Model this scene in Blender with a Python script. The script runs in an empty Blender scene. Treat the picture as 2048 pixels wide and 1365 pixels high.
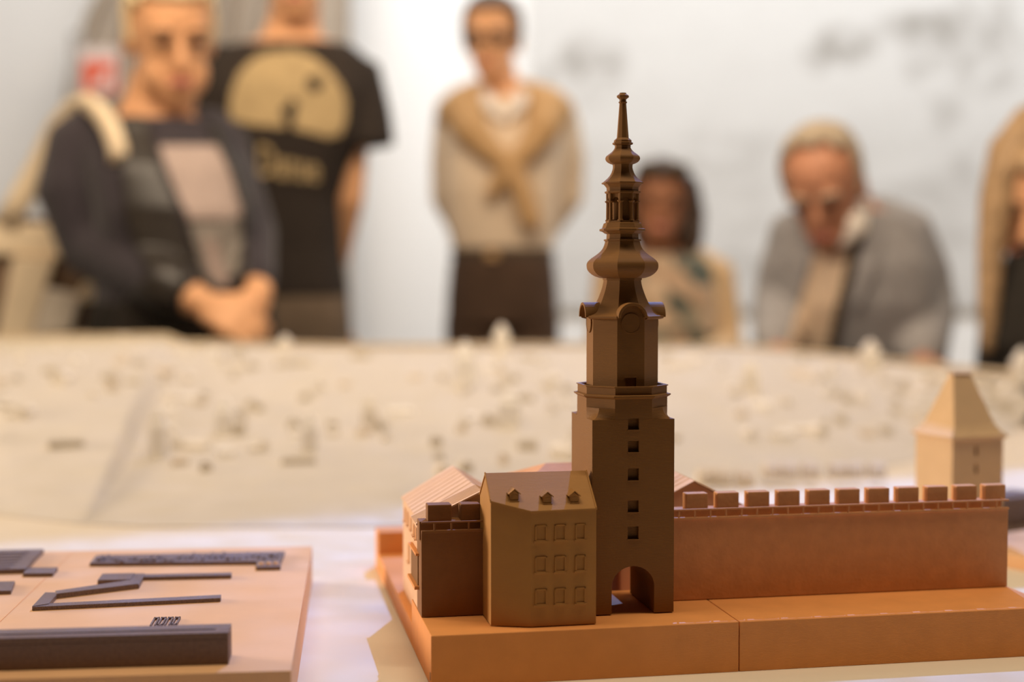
import bpy, bmesh, math, random
from mathutils import Vector, Matrix
from mathutils.bvhtree import BVHTree
random.seed(7)
S = bpy.context.scene
COL = S.collection
PI = math.pi

# ------------------------------------------------------------------ camera, world, lights, exposure
F_PX, CX, CY, CAM_Z = 2844.4, 1024.0, 682.5, 0.99
PITCH = math.atan((682.5 - 560) / F_PX)
cam_d = bpy.data.cameras.new('camera'); cam = bpy.data.objects.new('camera', cam_d); COL.objects.link(cam)
cam.location = (0, 0, CAM_Z); cam.rotation_euler = (PI / 2 - PITCH, 0, 0)
cam_d.lens = 50; cam_d.sensor_width = 36; cam_d.clip_start = 0.02
cam_d.dof.use_dof = True; cam_d.dof.focus_distance = 0.925; cam_d.dof.aperture_fstop = 2.75
S.camera = cam
S.view_settings.view_transform = 'Standard'; S.view_settings.look = 'None'
S.view_settings.exposure = -0.12; S.view_settings.gamma = 1.0; S.view_settings.use_curve_mapping = False

W = bpy.data.worlds.new('world'); S.world = W; W.use_nodes = True
W.node_tree.nodes['Background'].inputs[0].default_value = (1.0, 0.74, 0.52, 1)
W.node_tree.nodes['Background'].inputs[1].default_value = 0.03


def lamp(name, kind, loc, target, power, color, **kw):
    d = bpy.data.lights.new(name, kind); o = bpy.data.objects.new(name, d); COL.objects.link(o)
    o.location = loc; d.energy = power; d.color = color
    o.rotation_euler = (Vector(target) - Vector(loc)).to_track_quat('-Z', 'Y').to_euler()
    for k, v in kw.items(): setattr(d, k, v)
    return o


# warm ceiling strip over the table, low light from the left, added fill facing the visitors, wall washers, and the ceiling projector that paints the table lavender
lamp('ceiling_strip_light', 'AREA', (0.15, 0.79, 3.0), (0.15, 0.79, 0), 38, (1.0, 0.82, 0.62), shape='RECTANGLE', size=2.6, size_y=0.4)
lamp('left_side_light', 'AREA', (-2.6, 1.8, 1.2), (0, 0.95, 0.9), 13, (1.0, 0.80, 0.60), shape='RECTANGLE', size=0.7, size_y=0.6, spread=math.radians(75))  # low light narrowed to the models to brighten their left faces
lamp('visitor_fill_light', 'AREA', (-0.4, 1.7, 2.7), (-0.4, 3.7, 2.2), 74, (1.0, 0.80, 0.58), shape='RECTANGLE', size=3.2, size_y=0.5)  # added fill that brightens the visitors' fronts, turned away from the models
lamp('wall_washer_light', 'AREA', (1.0, 4.5, 3.2), (1.0, 6.3, 1.5), 146, (0.93, 0.98, 1.04), shape='RECTANGLE', size=6.0, size_y=0.5)
pj = lamp('projector_light', 'SPOT', (0.41, 3.37, 3.18), (0.05, 0.95, 0.74), 410, (0.17, 0.36, 1.0), spot_size=math.radians(60), spot_blend=0.1, shadow_soft_size=0.012)
pd = pj.data; pd.use_nodes = True       # the projector's picture: a soft rippled rectangle that ends before the relief
nt = pd.node_tree; em = nt.nodes['Emission']


def pn(kind, **kw):
    x = nt.nodes.new(kind)
    for k, v in kw.items(): setattr(x, k, v)
    return x


tc = pn('ShaderNodeTexCoord'); mp = pn('ShaderNodeMapping'); mp.inputs['Scale'].default_value = (55, 150, 9)
nz = pn('ShaderNodeTexNoise'); nz.inputs['Scale'].default_value = 1.0; nz.inputs['Detail'].default_value = 3; nz.inputs['Distortion'].default_value = 1.2
mr = pn('ShaderNodeMapRange'); mr.inputs[1].default_value = 0.3; mr.inputs[2].default_value = 0.78; mr.inputs[3].default_value = 0.5; mr.inputs[4].default_value = 1.9
nt.links.new(tc.outputs['Normal'], mp.inputs[0]); nt.links.new(mp.outputs[0], nz.inputs['Vector']); nt.links.new(nz.outputs[0], mr.inputs[0])
sx_ = pn('ShaderNodeSeparateXYZ'); nt.links.new(tc.outputs['Normal'], sx_.inputs[0])
LM = pj.rotation_euler.to_matrix().inverted()


def img(x, y):
    p = LM @ (Vector((x, y, 0.74)) - pj.location); return Vector((p.x / p.z, p.y / p.z))


e0, e1, inn = img(-0.45, 1.36), img(0.75, 1.90), img(0.1, 0.9)      # far edge of the projected picture on the table
nrm = Vector((e1.y - e0.y, e0.x - e1.x)).normalized()
if nrm.dot(inn - e0) > 0: nrm = -nrm
dx_ = pn('ShaderNodeMath', operation='DIVIDE'); nt.links.new(sx_.outputs[0], dx_.inputs[0]); nt.links.new(sx_.outputs[2], dx_.inputs[1])
dy_ = pn('ShaderNodeMath', operation='DIVIDE'); nt.links.new(sx_.outputs[1], dy_.inputs[0]); nt.links.new(sx_.outputs[2], dy_.inputs[1])
mx_ = pn('ShaderNodeMath', operation='MULTIPLY'); mx_.inputs[1].default_value = nrm.x; nt.links.new(dx_.outputs[0], mx_.inputs[0])
my_ = pn('ShaderNodeMath', operation='MULTIPLY_ADD'); my_.inputs[1].default_value = nrm.y; nt.links.new(dy_.outputs[0], my_.inputs[0]); nt.links.new(mx_.outputs[0], my_.inputs[2])
c_e = nrm.dot(e0)
ed = pn('ShaderNodeMapRange'); ed.inputs[1].default_value = c_e - 0.012; ed.inputs[2].default_value = c_e + 0.006; ed.inputs[3].default_value = 1.0; ed.inputs[4].default_value = 0.16
nt.links.new(my_.outputs[0], ed.inputs[0])
ml = pn('ShaderNodeMath', operation='MULTIPLY'); nt.links.new(mr.outputs[0], ml.inputs[0]); nt.links.new(ed.outputs[0], ml.inputs[1]); nt.links.new(ml.outputs[0], em.inputs['Strength'])

# ------------------------------------------------------------------ helpers
CP, SP = math.cos(PITCH), math.sin(PITCH)


def ray(x, y):
    a = (x - CX) / F_PX; b = -(y - CY) / F_PX
    return Vector((a, CP + b * SP, -SP + b * CP))


def at(x, y, Y):
    r = ray(x, y); return Vector((0, 0, CAM_Z)) + r * (Y / r.y)


def at_z(x, y, z):
    r = ray(x, y); return Vector((0, 0, CAM_Z)) + r * ((z - CAM_Z) / r.z)


class Fr:
    def __init__(s, o, deg):
        t = math.radians(deg); s.o = Vector(o); s.a = t
        s.u = Vector((math.cos(t), math.sin(t), 0)); s.v = Vector((-math.sin(t), math.cos(t), 0))

    def W(s, u, v, w): return s.o + s.u * u + s.v * v + Vector((0, 0, w))


def mat(name, color, rough=0.6, var=0.06, scale=40, bump=0.0, bscale=200, spec=0.3, layers=0.0, sheen=0.0):
    m = bpy.data.materials.new(name); m.use_nodes = True
    n = m.node_tree.nodes; l = m.node_tree.links; b = n['Principled BSDF']
    b.inputs['Roughness'].default_value = rough; b.inputs['Specular IOR Level'].default_value = spec
    if sheen: b.inputs['Sheen Weight'].default_value = sheen
    tc = n.new('ShaderNodeTexCoord'); nz = n.new('ShaderNodeTexNoise'); nz.inputs['Scale'].default_value = scale; nz.inputs['Detail'].default_value = 4
    l.new(tc.outputs['Object'], nz.inputs['Vector'])
    cr = n.new('ShaderNodeValToRGB'); e = cr.color_ramp.elements
    e[0].position = 0.3; e[1].position = 0.7
    e[0].color = tuple(max(0, c * (1 - var)) for c in color) + (1,); e[1].color = tuple(min(1, c * (1 + var)) for c in color) + (1,)
    l.new(nz.outputs[0], cr.inputs[0]); l.new(cr.outputs[0], b.inputs['Base Color'])
    h = None
    if bump > 0:
        n2 = n.new('ShaderNodeTexNoise'); n2.inputs['Scale'].default_value = bscale; n2.inputs['Detail'].default_value = 5
        l.new(tc.outputs['Object'], n2.inputs['Vector']); h = n2.outputs[0]
        bp = n.new('ShaderNodeBump'); bp.inputs['Strength'].default_value = bump; bp.inputs['Distance'].default_value = 0.001
        l.new(h, bp.inputs['Height']); l.new(bp.outputs[0], b.inputs['Normal'])
    if layers > 0:          # fine print layers of the filament
        wv = n.new('ShaderNodeTexWave'); wv.bands_direction = 'Z'; wv.inputs['Scale'].default_value = 420; wv.inputs['Distortion'].default_value = 0.3
        l.new(tc.outputs['Object'], wv.inputs['Vector'])
        b2 = n.new('ShaderNodeBump'); b2.inputs['Strength'].default_value = layers; b2.inputs['Distance'].default_value = 0.0004
        l.new(wv.outputs['Fac'], b2.inputs['Height'])
        if bump > 0: l.new(bp.outputs[0], b2.inputs['Normal'])
        l.new(b2.outputs[0], b.inputs['Normal'])
    return m


class MB:
    def __init__(s): s.v = []; s.f = []

    def add(s, vs, fs):
        k = len(s.v); s.v += [Vector(p) for p in vs]; s.f += [tuple(i + k for i in f) for f in fs]; return s

    def box(s, a, b):
        x0, y0, z0 = a; x1, y1, z1 = b
        return s.add([(x0, y0, z0), (x1, y0, z0), (x1, y1, z0), (x0, y1, z0), (x0, y0, z1), (x1, y0, z1), (x1, y1, z1), (x0, y1, z1)],
                     [(0, 3, 2, 1), (4, 5, 6, 7), (0, 1, 5, 4), (1, 2, 6, 5), (2, 3, 7, 6), (3, 0, 4, 7)])

    def loft(s, rings, cap=True, closed=True):
        n = len(rings[0]); vs = [p for r in rings for p in r]; fs = []
        for i in range(len(rings) - 1):
            for j in range(n if closed else n - 1):
                a = i * n + j; b = i * n + (j + 1) % n
                fs.append((a, b, b + n, a + n))
        if cap: fs.append(tuple(range(n))[::-1]); fs.append(tuple((len(rings) - 1) * n + j for j in range(n)))
        return s.add(vs, fs)

    def prism_z(s, poly, z0, z1):
        return s.loft([[(p[0], p[1], z0) for p in poly], [(p[0], p[1], z1) for p in poly]])

    def prism_y(s, poly, y0, y1):          # poly in x,z
        return s.loft([[(p[0], y0, p[1]) for p in poly], [(p[0], y1, p[1]) for p in poly]])

    def prism_x(s, poly, x0, x1):          # poly in y,z
        return s.loft([[(x0, p[0], p[1]) for p in poly], [(x1, p[0], p[1]) for p in poly]])

    def lathe(s, prof, n, c=(0, 0), apothem=True, phase=None):
        k = 1 / math.cos(PI / n) if apothem else 1.0
        ph = (PI / n if phase is None else phase)
        return s.loft([[(c[0] + k * r * math.cos(2 * PI * i / n + ph), c[1] + k * r * math.sin(2 * PI * i / n + ph), z) for i in range(n)] for z, r in prof])

    def tube(s, pts, rad, n=10, ends=True, flat=1.0):
        pts = [Vector(p) for p in pts]
        if not hasattr(rad, '__len__'): rad = [rad] * len(pts)
        rings = []; ref = None
        for i, p in enumerate(pts):
            t = (pts[min(i + 1, len(pts) - 1)] - pts[max(i - 1, 0)]).normalized()
            if ref is None:
                ref = Vector((0, -1, 0)) if abs(t.y) < 0.85 else Vector((1, 0, 0))
            a = (ref - t * ref.dot(t)).normalized(); b = t.cross(a); ref = a
            r = rad[i]
            if ends and i == 0:
                rings.append([p - t * r * 0.7 + (a * flat * math.cos(2 * PI * j / n) + b * math.sin(2 * PI * j / n)) * r * 0.55 for j in range(n)])
            rings.append([p + (a * flat * math.cos(2 * PI * j / n) + b * math.sin(2 * PI * j / n)) * r for j in range(n)])
            if ends and i == len(pts) - 1:
                rings.append([p + t * r * 0.7 + (a * flat * math.cos(2 * PI * j / n) + b * math.sin(2 * PI * j / n)) * r * 0.55 for j in range(n)])
        return s.loft(rings)

    def ell(s, c, r, M=None, n=12, m=8):
        c = Vector(c); rings = []
        for i in range(m + 1):
            t = -PI / 2 + PI * i / m
            q = max(math.cos(t), 0.03)
            ring = []
            for j in range(n):
                p = Vector((r[0] * q * math.cos(2 * PI * j / n), r[1] * q * math.sin(2 * PI * j / n), r[2] * math.sin(t)))
                if M: p = M @ p
                ring.append(c + p)
            rings.append(ring)
        return s.loft(rings)

    def build(s, name, m, parent=None, org=None, smooth=False, bevel=0.0, seg=2, voxel=0.0, soft=6, sub=0, solid=0.0):
        me = bpy.data.meshes.new(name)
        org = Vector(org) if org is not None else Vector((0, 0, 0))
        me.from_pydata([p - org for p in s.v], [], s.f)
        bm = bmesh.new(); bm.from_mesh(me); bmesh.ops.recalc_face_normals(bm, faces=bm.faces); bm.to_mesh(me); bm.free()
        me.materials.append(m)
        o = bpy.data.objects.new(name, me); COL.objects.link(o)
        if parent: o.parent = parent
        if solid:
            md = o.modifiers.new('solid', 'SOLIDIFY'); md.thickness = solid; md.offset = 0
        if sub:
            md = o.modifiers.new('sub', 'SUBSURF'); md.levels = sub; md.render_levels = sub
        if voxel:
            r = o.modifiers.new('remesh', 'REMESH'); r.mode = 'VOXEL'; r.voxel_size = voxel
            if soft:
                sm = o.modifiers.new('smooth', 'SMOOTH'); sm.iterations = soft; sm.factor = 0.5
        if voxel or solid or sub:
            bake(o)
        if voxel or smooth or sub:
            for p in o.data.polygons: p.use_smooth = True
        if bevel:
            b = o.modifiers.new('bevel', 'BEVEL'); b.width = bevel; b.segments = seg; b.limit_method = 'ANGLE'; b.angle_limit = math.radians(40)
        return o


def bake(o):
    dg = bpy.context.evaluated_depsgraph_get(); dg.update()
    me = bpy.data.meshes.new_from_object(o.evaluated_get(dg)); old = o.data
    o.modifiers.clear(); o.data = me
    me.name = o.name; bpy.data.meshes.remove(old)


def cut(o, cutters):
    c = cutters.build('cutter', o.data.materials[0]); c.parent = o.parent; 
    b = o.modifiers.new('cut', 'BOOLEAN'); b.operation = 'DIFFERENCE'; b.object = c; b.solver = 'EXACT'
    bake(o); bpy.data.objects.remove(c)


def tag(o, label, cat, group=None, kind=None):
    o['label'] = label; o['category'] = cat
    if group: o['group'] = group
    if kind: o['kind'] = kind
    return o


def thing(name, label, cat, loc=(0, 0, 0), rz=0.0, group=None):
    o = bpy.data.objects.new(name, None); o.empty_display_size = 0.05; COL.objects.link(o)
    o.location = loc; o.rotation_euler = (0, 0, rz)
    return tag(o, label, cat, group, 'thing')


def structure(o): o['kind'] = 'structure'; return o


def dup(o, parent=None):
    c = o.copy(); COL.objects.link(c)
    if parent: c.parent = parent
    return c


# ------------------------------------------------------------------ materials
M_WALL = mat('white_paint', (0.86, 0.85, 0.83), 0.8, 0.01, 3)
M_WALL_L = mat('warm_white_paint', (0.74, 0.70, 0.64), 0.85, 0.015, 3)
M_FLOOR = mat('grey_floor', (0.30, 0.26, 0.22), 0.5, 0.1, 4)
M_CEIL = mat('ceiling_paint', (0.55, 0.52, 0.48), 0.9, 0.03, 3)
M_SAND = mat('sand_table_top', (0.79, 0.68, 0.51), 0.75, 0.02, 8, 0.05, 300)
M_RIM = mat('rim_wood', (0.72, 0.58, 0.40), 0.6, 0.05, 12)
M_ORANGE = mat('orange_filament', (0.79, 0.325, 0.09), 0.62, 0.04, 60, 0.08, 900, layers=0.12)
M_WALLF = mat('terracotta_filament', (0.68, 0.33, 0.13), 0.68, 0.07, 90, 0.25, 350, layers=0.1)
M_TOWER = mat('brown_filament', (0.225, 0.098, 0.018), 0.66, 0.03, 60, 0.05, 900, layers=0.12)
M_HOUSE = mat('tan_brown_filament', (0.43, 0.205, 0.048), 0.66, 0.04, 60, 0.05, 900, layers=0.10)
M_GOLD = mat('ochre_filament', (0.68, 0.465, 0.25), 0.66, 0.03, 60, 0.05, 900, layers=0.12)
M_UMBER = mat('umber_filament', (0.24, 0.10, 0.026), 0.68, 0.06, 90, 0.2, 350, layers=0.1)
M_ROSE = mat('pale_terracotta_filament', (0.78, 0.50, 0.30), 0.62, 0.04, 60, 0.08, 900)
M_BLACK = mat('black_filament', (0.20, 0.125, 0.09), 0.55, 0.15, 500, 0.5, 1500, spec=0.4)
M_BLACKTOP = mat('black_rough_top', (0.20, 0.125, 0.095), 0.38, 0.3, 900, 0.9, 1400, spec=0.6)
M_PLATE = mat('orange_plate', (0.82, 0.48, 0.235), 0.6, 0.03, 30, 0.04, 900)
M_IVORY = [mat('ivory_model_%s' % n, c, 0.75, 0.04, 20) for n, c in (('pale', (0.86, 0.79, 0.68)), ('cream', (0.66, 0.59, 0.48)), ('tan', (0.78, 0.68, 0.55)), ('white', (0.93, 0.88, 0.80)))]
M_SKIN = mat('skin', (0.80, 0.42, 0.215), 0.5, 0.05, 30, sheen=0.1)
M_SKIN_RED = mat('ruddy_skin', (0.54, 0.25, 0.145), 0.5, 0.06, 30)
M_SKIN_TAN = mat('tan_skin', (0.36, 0.15, 0.075), 0.5, 0.06, 30)
M_LIP = mat('lips', (0.55, 0.20, 0.15), 0.5); M_EYE = mat('dark_eye', (0.06, 0.03, 0.02), 0.3); M_BROW = mat('eyebrow', (0.22, 0.13, 0.07), 0.8)
M_NAVY = mat('dark_navy_knit', (0.042, 0.034, 0.042), 0.85, 0.12, 60, sheen=0.2)
M_LEATHER = mat('black_leather', (0.028, 0.022, 0.018), 0.36, 0.2, 40, 0.2, 120, spec=0.5)
M_TEE = mat('black_cotton', (0.036, 0.027, 0.022), 0.9, 0.12, 50)
M_PRINT = mat('straw_print', (0.47, 0.345, 0.18), 0.8, 0.12, 22)
M_PINKP = mat('rose_grey_print', (0.44, 0.345, 0.31), 0.8, 0.08, 30)
M_GREYP = mat('grey_print', (0.30, 0.27, 0.24), 0.8, 0.25, 30)
M_CREAM = mat('cream_shirt', (0.80, 0.65, 0.49), 0.85, 0.04, 20)
M_TAN = mat('tan_knit', (0.56, 0.35, 0.17), 0.9, 0.06, 40)
M_BROWN = mat('dark_brown_trousers', (0.085, 0.05, 0.032), 0.85, 0.15, 20)
M_TAUPE = mat('taupe_trousers', (0.16, 0.115, 0.08), 0.85, 0.15, 20)
M_GREYJ = mat('grey_tweed', (0.36, 0.345, 0.35), 0.9, 0.12, 30)
M_SHIRT = mat('beige_shirt', (0.76, 0.58, 0.42), 0.85, 0.05, 20)
M_COLLAR = mat('white_collar', (0.85, 0.78, 0.70), 0.85, 0.03, 20)
M_STRAP = mat('dark_strap', (0.09, 0.065, 0.045), 0.7)
M_BEIGE = mat('beige_cardigan', (0.66, 0.46, 0.27), 0.9, 0.05, 30)
M_BLOND = mat('blond_hair', (0.84, 0.66, 0.40), 0.55, 0.2, 60)
M_DBLOND = mat('dark_blond_hair', (0.40, 0.26, 0.14), 0.5, 0.25, 50)
M_DARKHAIR = mat('dark_brown_hair', (0.055, 0.028, 0.015), 0.45, 0.3, 40)
M_BRHAIR = mat('brown_hair', (0.12, 0.07, 0.04), 0.5, 0.3, 40)
M_WHHAIR = mat('white_grey_hair', (0.46, 0.37, 0.27), 0.7, 0.15, 40)
M_BLKCLOTH = mat('black_cloth', (0.022, 0.018, 0.014), 0.9, 0.2, 40)
M_CURTAIN = mat('taupe_curtain', (0.36, 0.29, 0.22), 0.9, 0.06, 6)
M_RED = mat('sign_red', (0.62, 0.10, 0.045), 0.5, 0.03); M_WHITE = mat('sign_white', (0.62, 0.50, 0.44), 0.5, 0.02)
M_GREYM = mat('grey_metal', (0.36, 0.33, 0.30), 0.5, 0.04)
M_BAG = mat('cream_canvas', (0.84, 0.69, 0.49), 0.8, 0.06, 14); M_BAGW = mat('white_canvas', (0.76, 0.67, 0.56), 0.8, 0.04, 14)
M_BAGD = mat('brown_canvas', (0.20, 0.13, 0.085), 0.8, 0.15, 14)
M_SEAT = mat('stool_wood', (0.30, 0.18, 0.10), 0.6, 0.1)


def scarf_mat():
    m = mat('patterned_blouse', (0.42, 0.30, 0.20), 0.9); n = m.node_tree.nodes; l = m.node_tree.links
    vo = n.new('ShaderNodeTexVoronoi'); vo.inputs['Scale'].default_value = 14
    tc = n.new('ShaderNodeTexCoord'); l.new(tc.outputs['Object'], vo.inputs['Vector'])
    cr = n.new('ShaderNodeValToRGB'); cr.color_ramp.interpolation = 'CONSTANT'; e = cr.color_ramp.elements
    e[0].color = (0.10, 0.11, 0.09, 1); e[1].position = 0.25; e[1].color = (0.46, 0.31, 0.20, 1)
    for p, c in ((0.5, (0.30, 0.26, 0.19, 1)), (0.75, (0.55, 0.40, 0.27, 1))):
        x = e.new(p); x.color = c
    sp = n.new('ShaderNodeSeparateColor'); l.new(vo.outputs['Color'], sp.inputs[0]); l.new(sp.outputs[0], cr.inputs[0]); l.new(cr.outputs[0], n['Principled BSDF'].inputs['Base Color'])
    return m


M_BLOUSE = scarf_mat()


def mural_mat():
    m = bpy.data.materials.new('landscape_print'); m.use_nodes = True; n = m.node_tree.nodes; l = m.node_tree.links
    b = n['Principled BSDF']; b.inputs['Roughness'].default_value = 0.8; b.inputs['Specular IOR Level'].default_value = 0.1
    tc = n.new('ShaderNodeTexCoord'); P = tc.outputs['Object']

    def math_(op, a, c=None, clamp=False):
        x = n.new('ShaderNodeMath'); x.operation = op; x.use_clamp = clamp
        for i, q in enumerate((a, c)):
            if q is None: continue
            if isinstance(q, (int, float)): x.inputs[i].default_value = q
            else: l.new(q, x.inputs[i])
        return x.outputs[0]

    def noise(sx, sy, det=5, dist=0.6):
        mp = n.new('ShaderNodeMapping'); mp.inputs['Scale'].default_value = (sx, 1, sy); l.new(P, mp.inputs[0])
        z = n.new('ShaderNodeTexNoise'); z.inputs['Scale'].default_value = 1; z.inputs['Detail'].default_value = det; z.inputs['Distortion'].default_value = dist
        l.new(mp.outputs[0], z.inputs['Vector']); return z.outputs[0]
    sep = n.new('ShaderNodeSeparateXYZ'); l.new(P, sep.inputs[0])
    total = None
    leaf = noise(6, 6, 6, 0.4)
    for (px, py, rx, ry, k) in ((1190, 110, 75, 70, 1.0), (1118, 140, 42, 38, 0.8), (1185, 165, 60, 40, .7), (1715, 70, 75, 45, 1.0), (1660, 95, 35, 40, .8), (1900, 40, 130, 45, 1.0), (1890, 110, 55, 45, .9), (2010, 60, 90, 120, .8),
                                (1930, 200, 45, 60, .5), (1950, 250, 70, 50, .35), (1450, 300, 170, 60, .30), (1900, 430, 130, 90, .42), (1450, 420, 130, 70, .30), (1500, 530, 70, 40, .55), (1960, 360, 60, 80, .4)):
        c = at(px, py, 6.0) - at(1400, 300, 6.0); s = 6.0 / F_PX
        dx = math_('MULTIPLY', math_('SUBTRACT', sep.outputs[0], c.x), 1 / (rx * s)); dz = math_('MULTIPLY', math_('SUBTRACT', sep.outputs[2], c.z), 1 / (ry * s))
        d = math_('ADD', math_('MULTIPLY', dx, dx), math_('MULTIPLY', dz, dz))
        v = math_('MULTIPLY', math_('SUBTRACT', 1.25, d, True), k)
        total = v if total is None else math_('MAXIMUM', total, v)
    tree = math_('MULTIPLY', total, math_('MULTIPLY', math_('SUBTRACT', leaf, 0.36, True), 3.6, True), True)
    band = math_('MULTIPLY', math_('SUBTRACT', 1.0, math_('MULTIPLY', math_('ABSOLUTE', math_('ADD', sep.outputs[2], 0.22)), 1.7), True), math_('MULTIPLY', math_('SUBTRACT', noise(2.2, 5.5), 0.44, True), 3.2, True))
    fine = math_('MULTIPLY', math_('SUBTRACT', noise(5, 7, 6), 0.45, True), 0.6)
    dark = math_('ADD', math_('ADD', math_('MULTIPLY', tree, 0.8), math_('MULTIPLY', band, 0.26)), math_('MULTIPLY', fine, 0.35), True)
    mix = n.new('ShaderNodeMix'); mix.data_type = 'RGBA'; l.new(dark, mix.inputs[0])
    mix.inputs[6].default_value = (0.62, 0.605, 0.58, 1); mix.inputs[7].default_value = (0.24, 0.215, 0.185, 1)
    l.new(mix.outputs[2], b.inputs['Base Color']); return m


M_MURAL = mural_mat()

# ------------------------------------------------------------------ room shell
structure(MB().box((-5, -1.5, -0.06), (5, 6.6, 0)).build('floor', M_FLOOR))
structure(MB().box((-5, 0.9, 3.3), (5, 6.6, 3.4)).build('ceiling', M_CEIL))
structure(MB().box((-5, 6.3, 0), (5, 6.5, 3.3)).build('wall_back', M_WALL))
structure(MB().box((-4.6, 0.5, 0), (-4.5, 6.3, 3.3)).build('wall_left', M_WALL_L))
structure(MB().box((4.5, 0.5, 0), (4.6, 6.3, 3.3)).build('wall_right', M_WALL_L))
structure(MB().box((-4.5, 6.27, 0), (4.5, 6.3, 0.1)).build('baseboard_back', M_WALL_L))

# landscape mural panel hung on the back wall
c0 = at(1400, 300, 6.0)
o = MB().box((0.08 - c0.x, 0.0, 0.86 - c0.z), (3.2 - c0.x, 0.03, 3.1 - c0.z)).build('landscape_mural', M_MURAL)
o.location = (c0.x, 6.26, c0.z)
tag(o, 'wide pale printed landscape panel with grey trees on the back wall', 'mural', kind='thing')

# curtain: gathered, hanging from a rail, drawn over the left part of the back wall
t = thing('curtain', 'taupe gathered curtain hanging behind the blond woman', 'curtain', (-1.3, 5.9, 0))
mb = MB(); rings = []
xr = at(697, 300, 5.9).x
zs = [0.02, 0.5, 1.0, 1.4, 1.75, 1.95, 2.1, 2.3, 2.6, 3.1]
for z in zs:
    py = 560 - (z - .99) * F_PX / 5.9
    left = 128 + 60 * max(0, min(1.6, (190 - py) / 190)) ** 1.6 if py < 190 else 128 - 10 * min(1, (py - 190) / 300)
    xl = at(left, 300, 5.9).x
    N = 150
    rings.append([Vector((xl + (xr - xl) * j / N, 5.9 + 0.045 * math.sin(j / N * 46) + 0.02 * math.sin(j / N * 101 + z), z)) for j in range(N + 1)])
mb.loft(rings, cap=False, closed=False)
mb.build('cloth', M_CURTAIN, t, t.location, smooth=True, solid=0.006)
MB().tube([(-2.2, 5.9, 3.14), (-0.6, 5.9, 3.14)], 0.02).build('curtain_rail', M_GREYM, t, t.location, smooth=True)
for x in (-2.1, -1.35, -0.65):
    MB().tube([(x, 5.9, 3.14), (x, 5.9, 3.3)], 0.012).build('rail_bracket', M_GREYM, t, t.location)

# red and white sign on a grey post in front of the curtain
a = at(170, 190, 5.6); b = at(236, 95, 5.6)
t = thing('safety_sign', 'small red and white pictogram sign on a grey post beside the blond woman', 'sign', ((a.x + b.x) / 2 - .03, 5.62, 0))
tl = Vector(t.location)
MB().box((a.x - .06, 5.61, 0.02), (a.x - .012, 5.66, b.z + .06)).build('post', M_GREYM, t, tl, bevel=.004)
MB().lathe([(0, .16), (.02, .15), (.03, .03)], 20, (a.x - .036, 5.635)).build('foot', M_GREYM, t, tl)
MB().box((a.x - .02, 5.602, a.z), (b.x, 5.612, b.z)).build('board', M_WHITE, t, tl, bevel=.002)
MB().box((a.x - .008, 5.597, a.z + .012), (b.x - .012, 5.602, b.z - .05)).build('red_field', M_RED, t, tl)
w_, h_ = b.x - a.x, b.z - a.z
MB().prism_y([(a.x + w_ * .25, a.z + h_ * .12), (a.x + w_ * .62, a.z + h_ * .12), (a.x + w_ * .86, a.z + h_ * .52), (a.x + w_ * .5, a.z + h_ * .42)], 5.594, 5.597).build('pictogram', M_WHITE, t, tl)

# ------------------------------------------------------------------ table
ZT = 0.74
rim_px = [(-420, 690, .875), (-100, 690, .875), (0, 690, .875), (400, 685, .875), (700, 692, .875), (1040, 690, .875), (1200, 690, .872), (1480, 692, .866), (1700, 711, .85), (1900, 734, .836), (2048, 747, .828)]
RIM = [at_z(*p) for p in rim_px]
BND = [at_z(x, y, ZT + .0012) for x, y in [(-420, 990), (-100, 1022), (0, 1030), (150, 1047), (300, 1054), (740, 1054), (1000, 1040), (1400, 985), (1700, 950), (1900, 905), (2010, 870), (2048, 855)]]


def interp(pts, s):
    s *= len(pts) - 1; i = min(int(s), len(pts) - 2); return pts[i].lerp(pts[i + 1], s - i)


def by_x(pts, x):
    for p, q in zip(pts, pts[1:]):
        if p.x <= x <= q.x: return p.lerp(q, (x - p.x) / (q.x - p.x))
    return pts[0].copy() if x < pts[0].x else pts[-1].copy()


t = thing('exhibition_table', 'large sand coloured exhibition table carrying all the models', 'table', (0, 1.5, 0))
outline = [(-1.55, 0.55), (0.98, 0.55), (1.0, 1.9)] + [(p.x, p.y) for p in reversed(RIM)] + [(-1.6, 2.3)]
MB().prism_z(outline, ZT - .04, ZT).build('table_top', M_SAND, t, t.location, bevel=.003)
cx_ = sum(p[0] for p in outline) / len(outline); cy_ = 1.5
MB().prism_z([(cx_ + (p[0] - cx_) * .8, cy_ + (p[1] - cy_) * .8) for p in outline], 0.0, ZT - .04).build('plinth', M_WALL_L, t, t.location)

# ------------------------------------------------------------------ city relief model in the background
city = thing('city_relief_model', 'large ivory city relief model with hundreds of tiny houses rising to the rim', 'model', (0, 2.0, ZT))
cl = Vector(city.location)
NX, NY = 110, 46
x0, x1 = BND[0].x, .86


def ground(x, y):
    b = by_x(BND, x); r = by_x(RIM, x)
    s = max(0, min(1, (y - b.y) / max(.05, r.y - b.y)))
    z = ZT + .0012 + (r.z - ZT - .004) * (s ** 1.35)
    if x < -.23 * y - .05: z += .03 * min(1, s * 3) * (1 - s)
    return z


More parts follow.
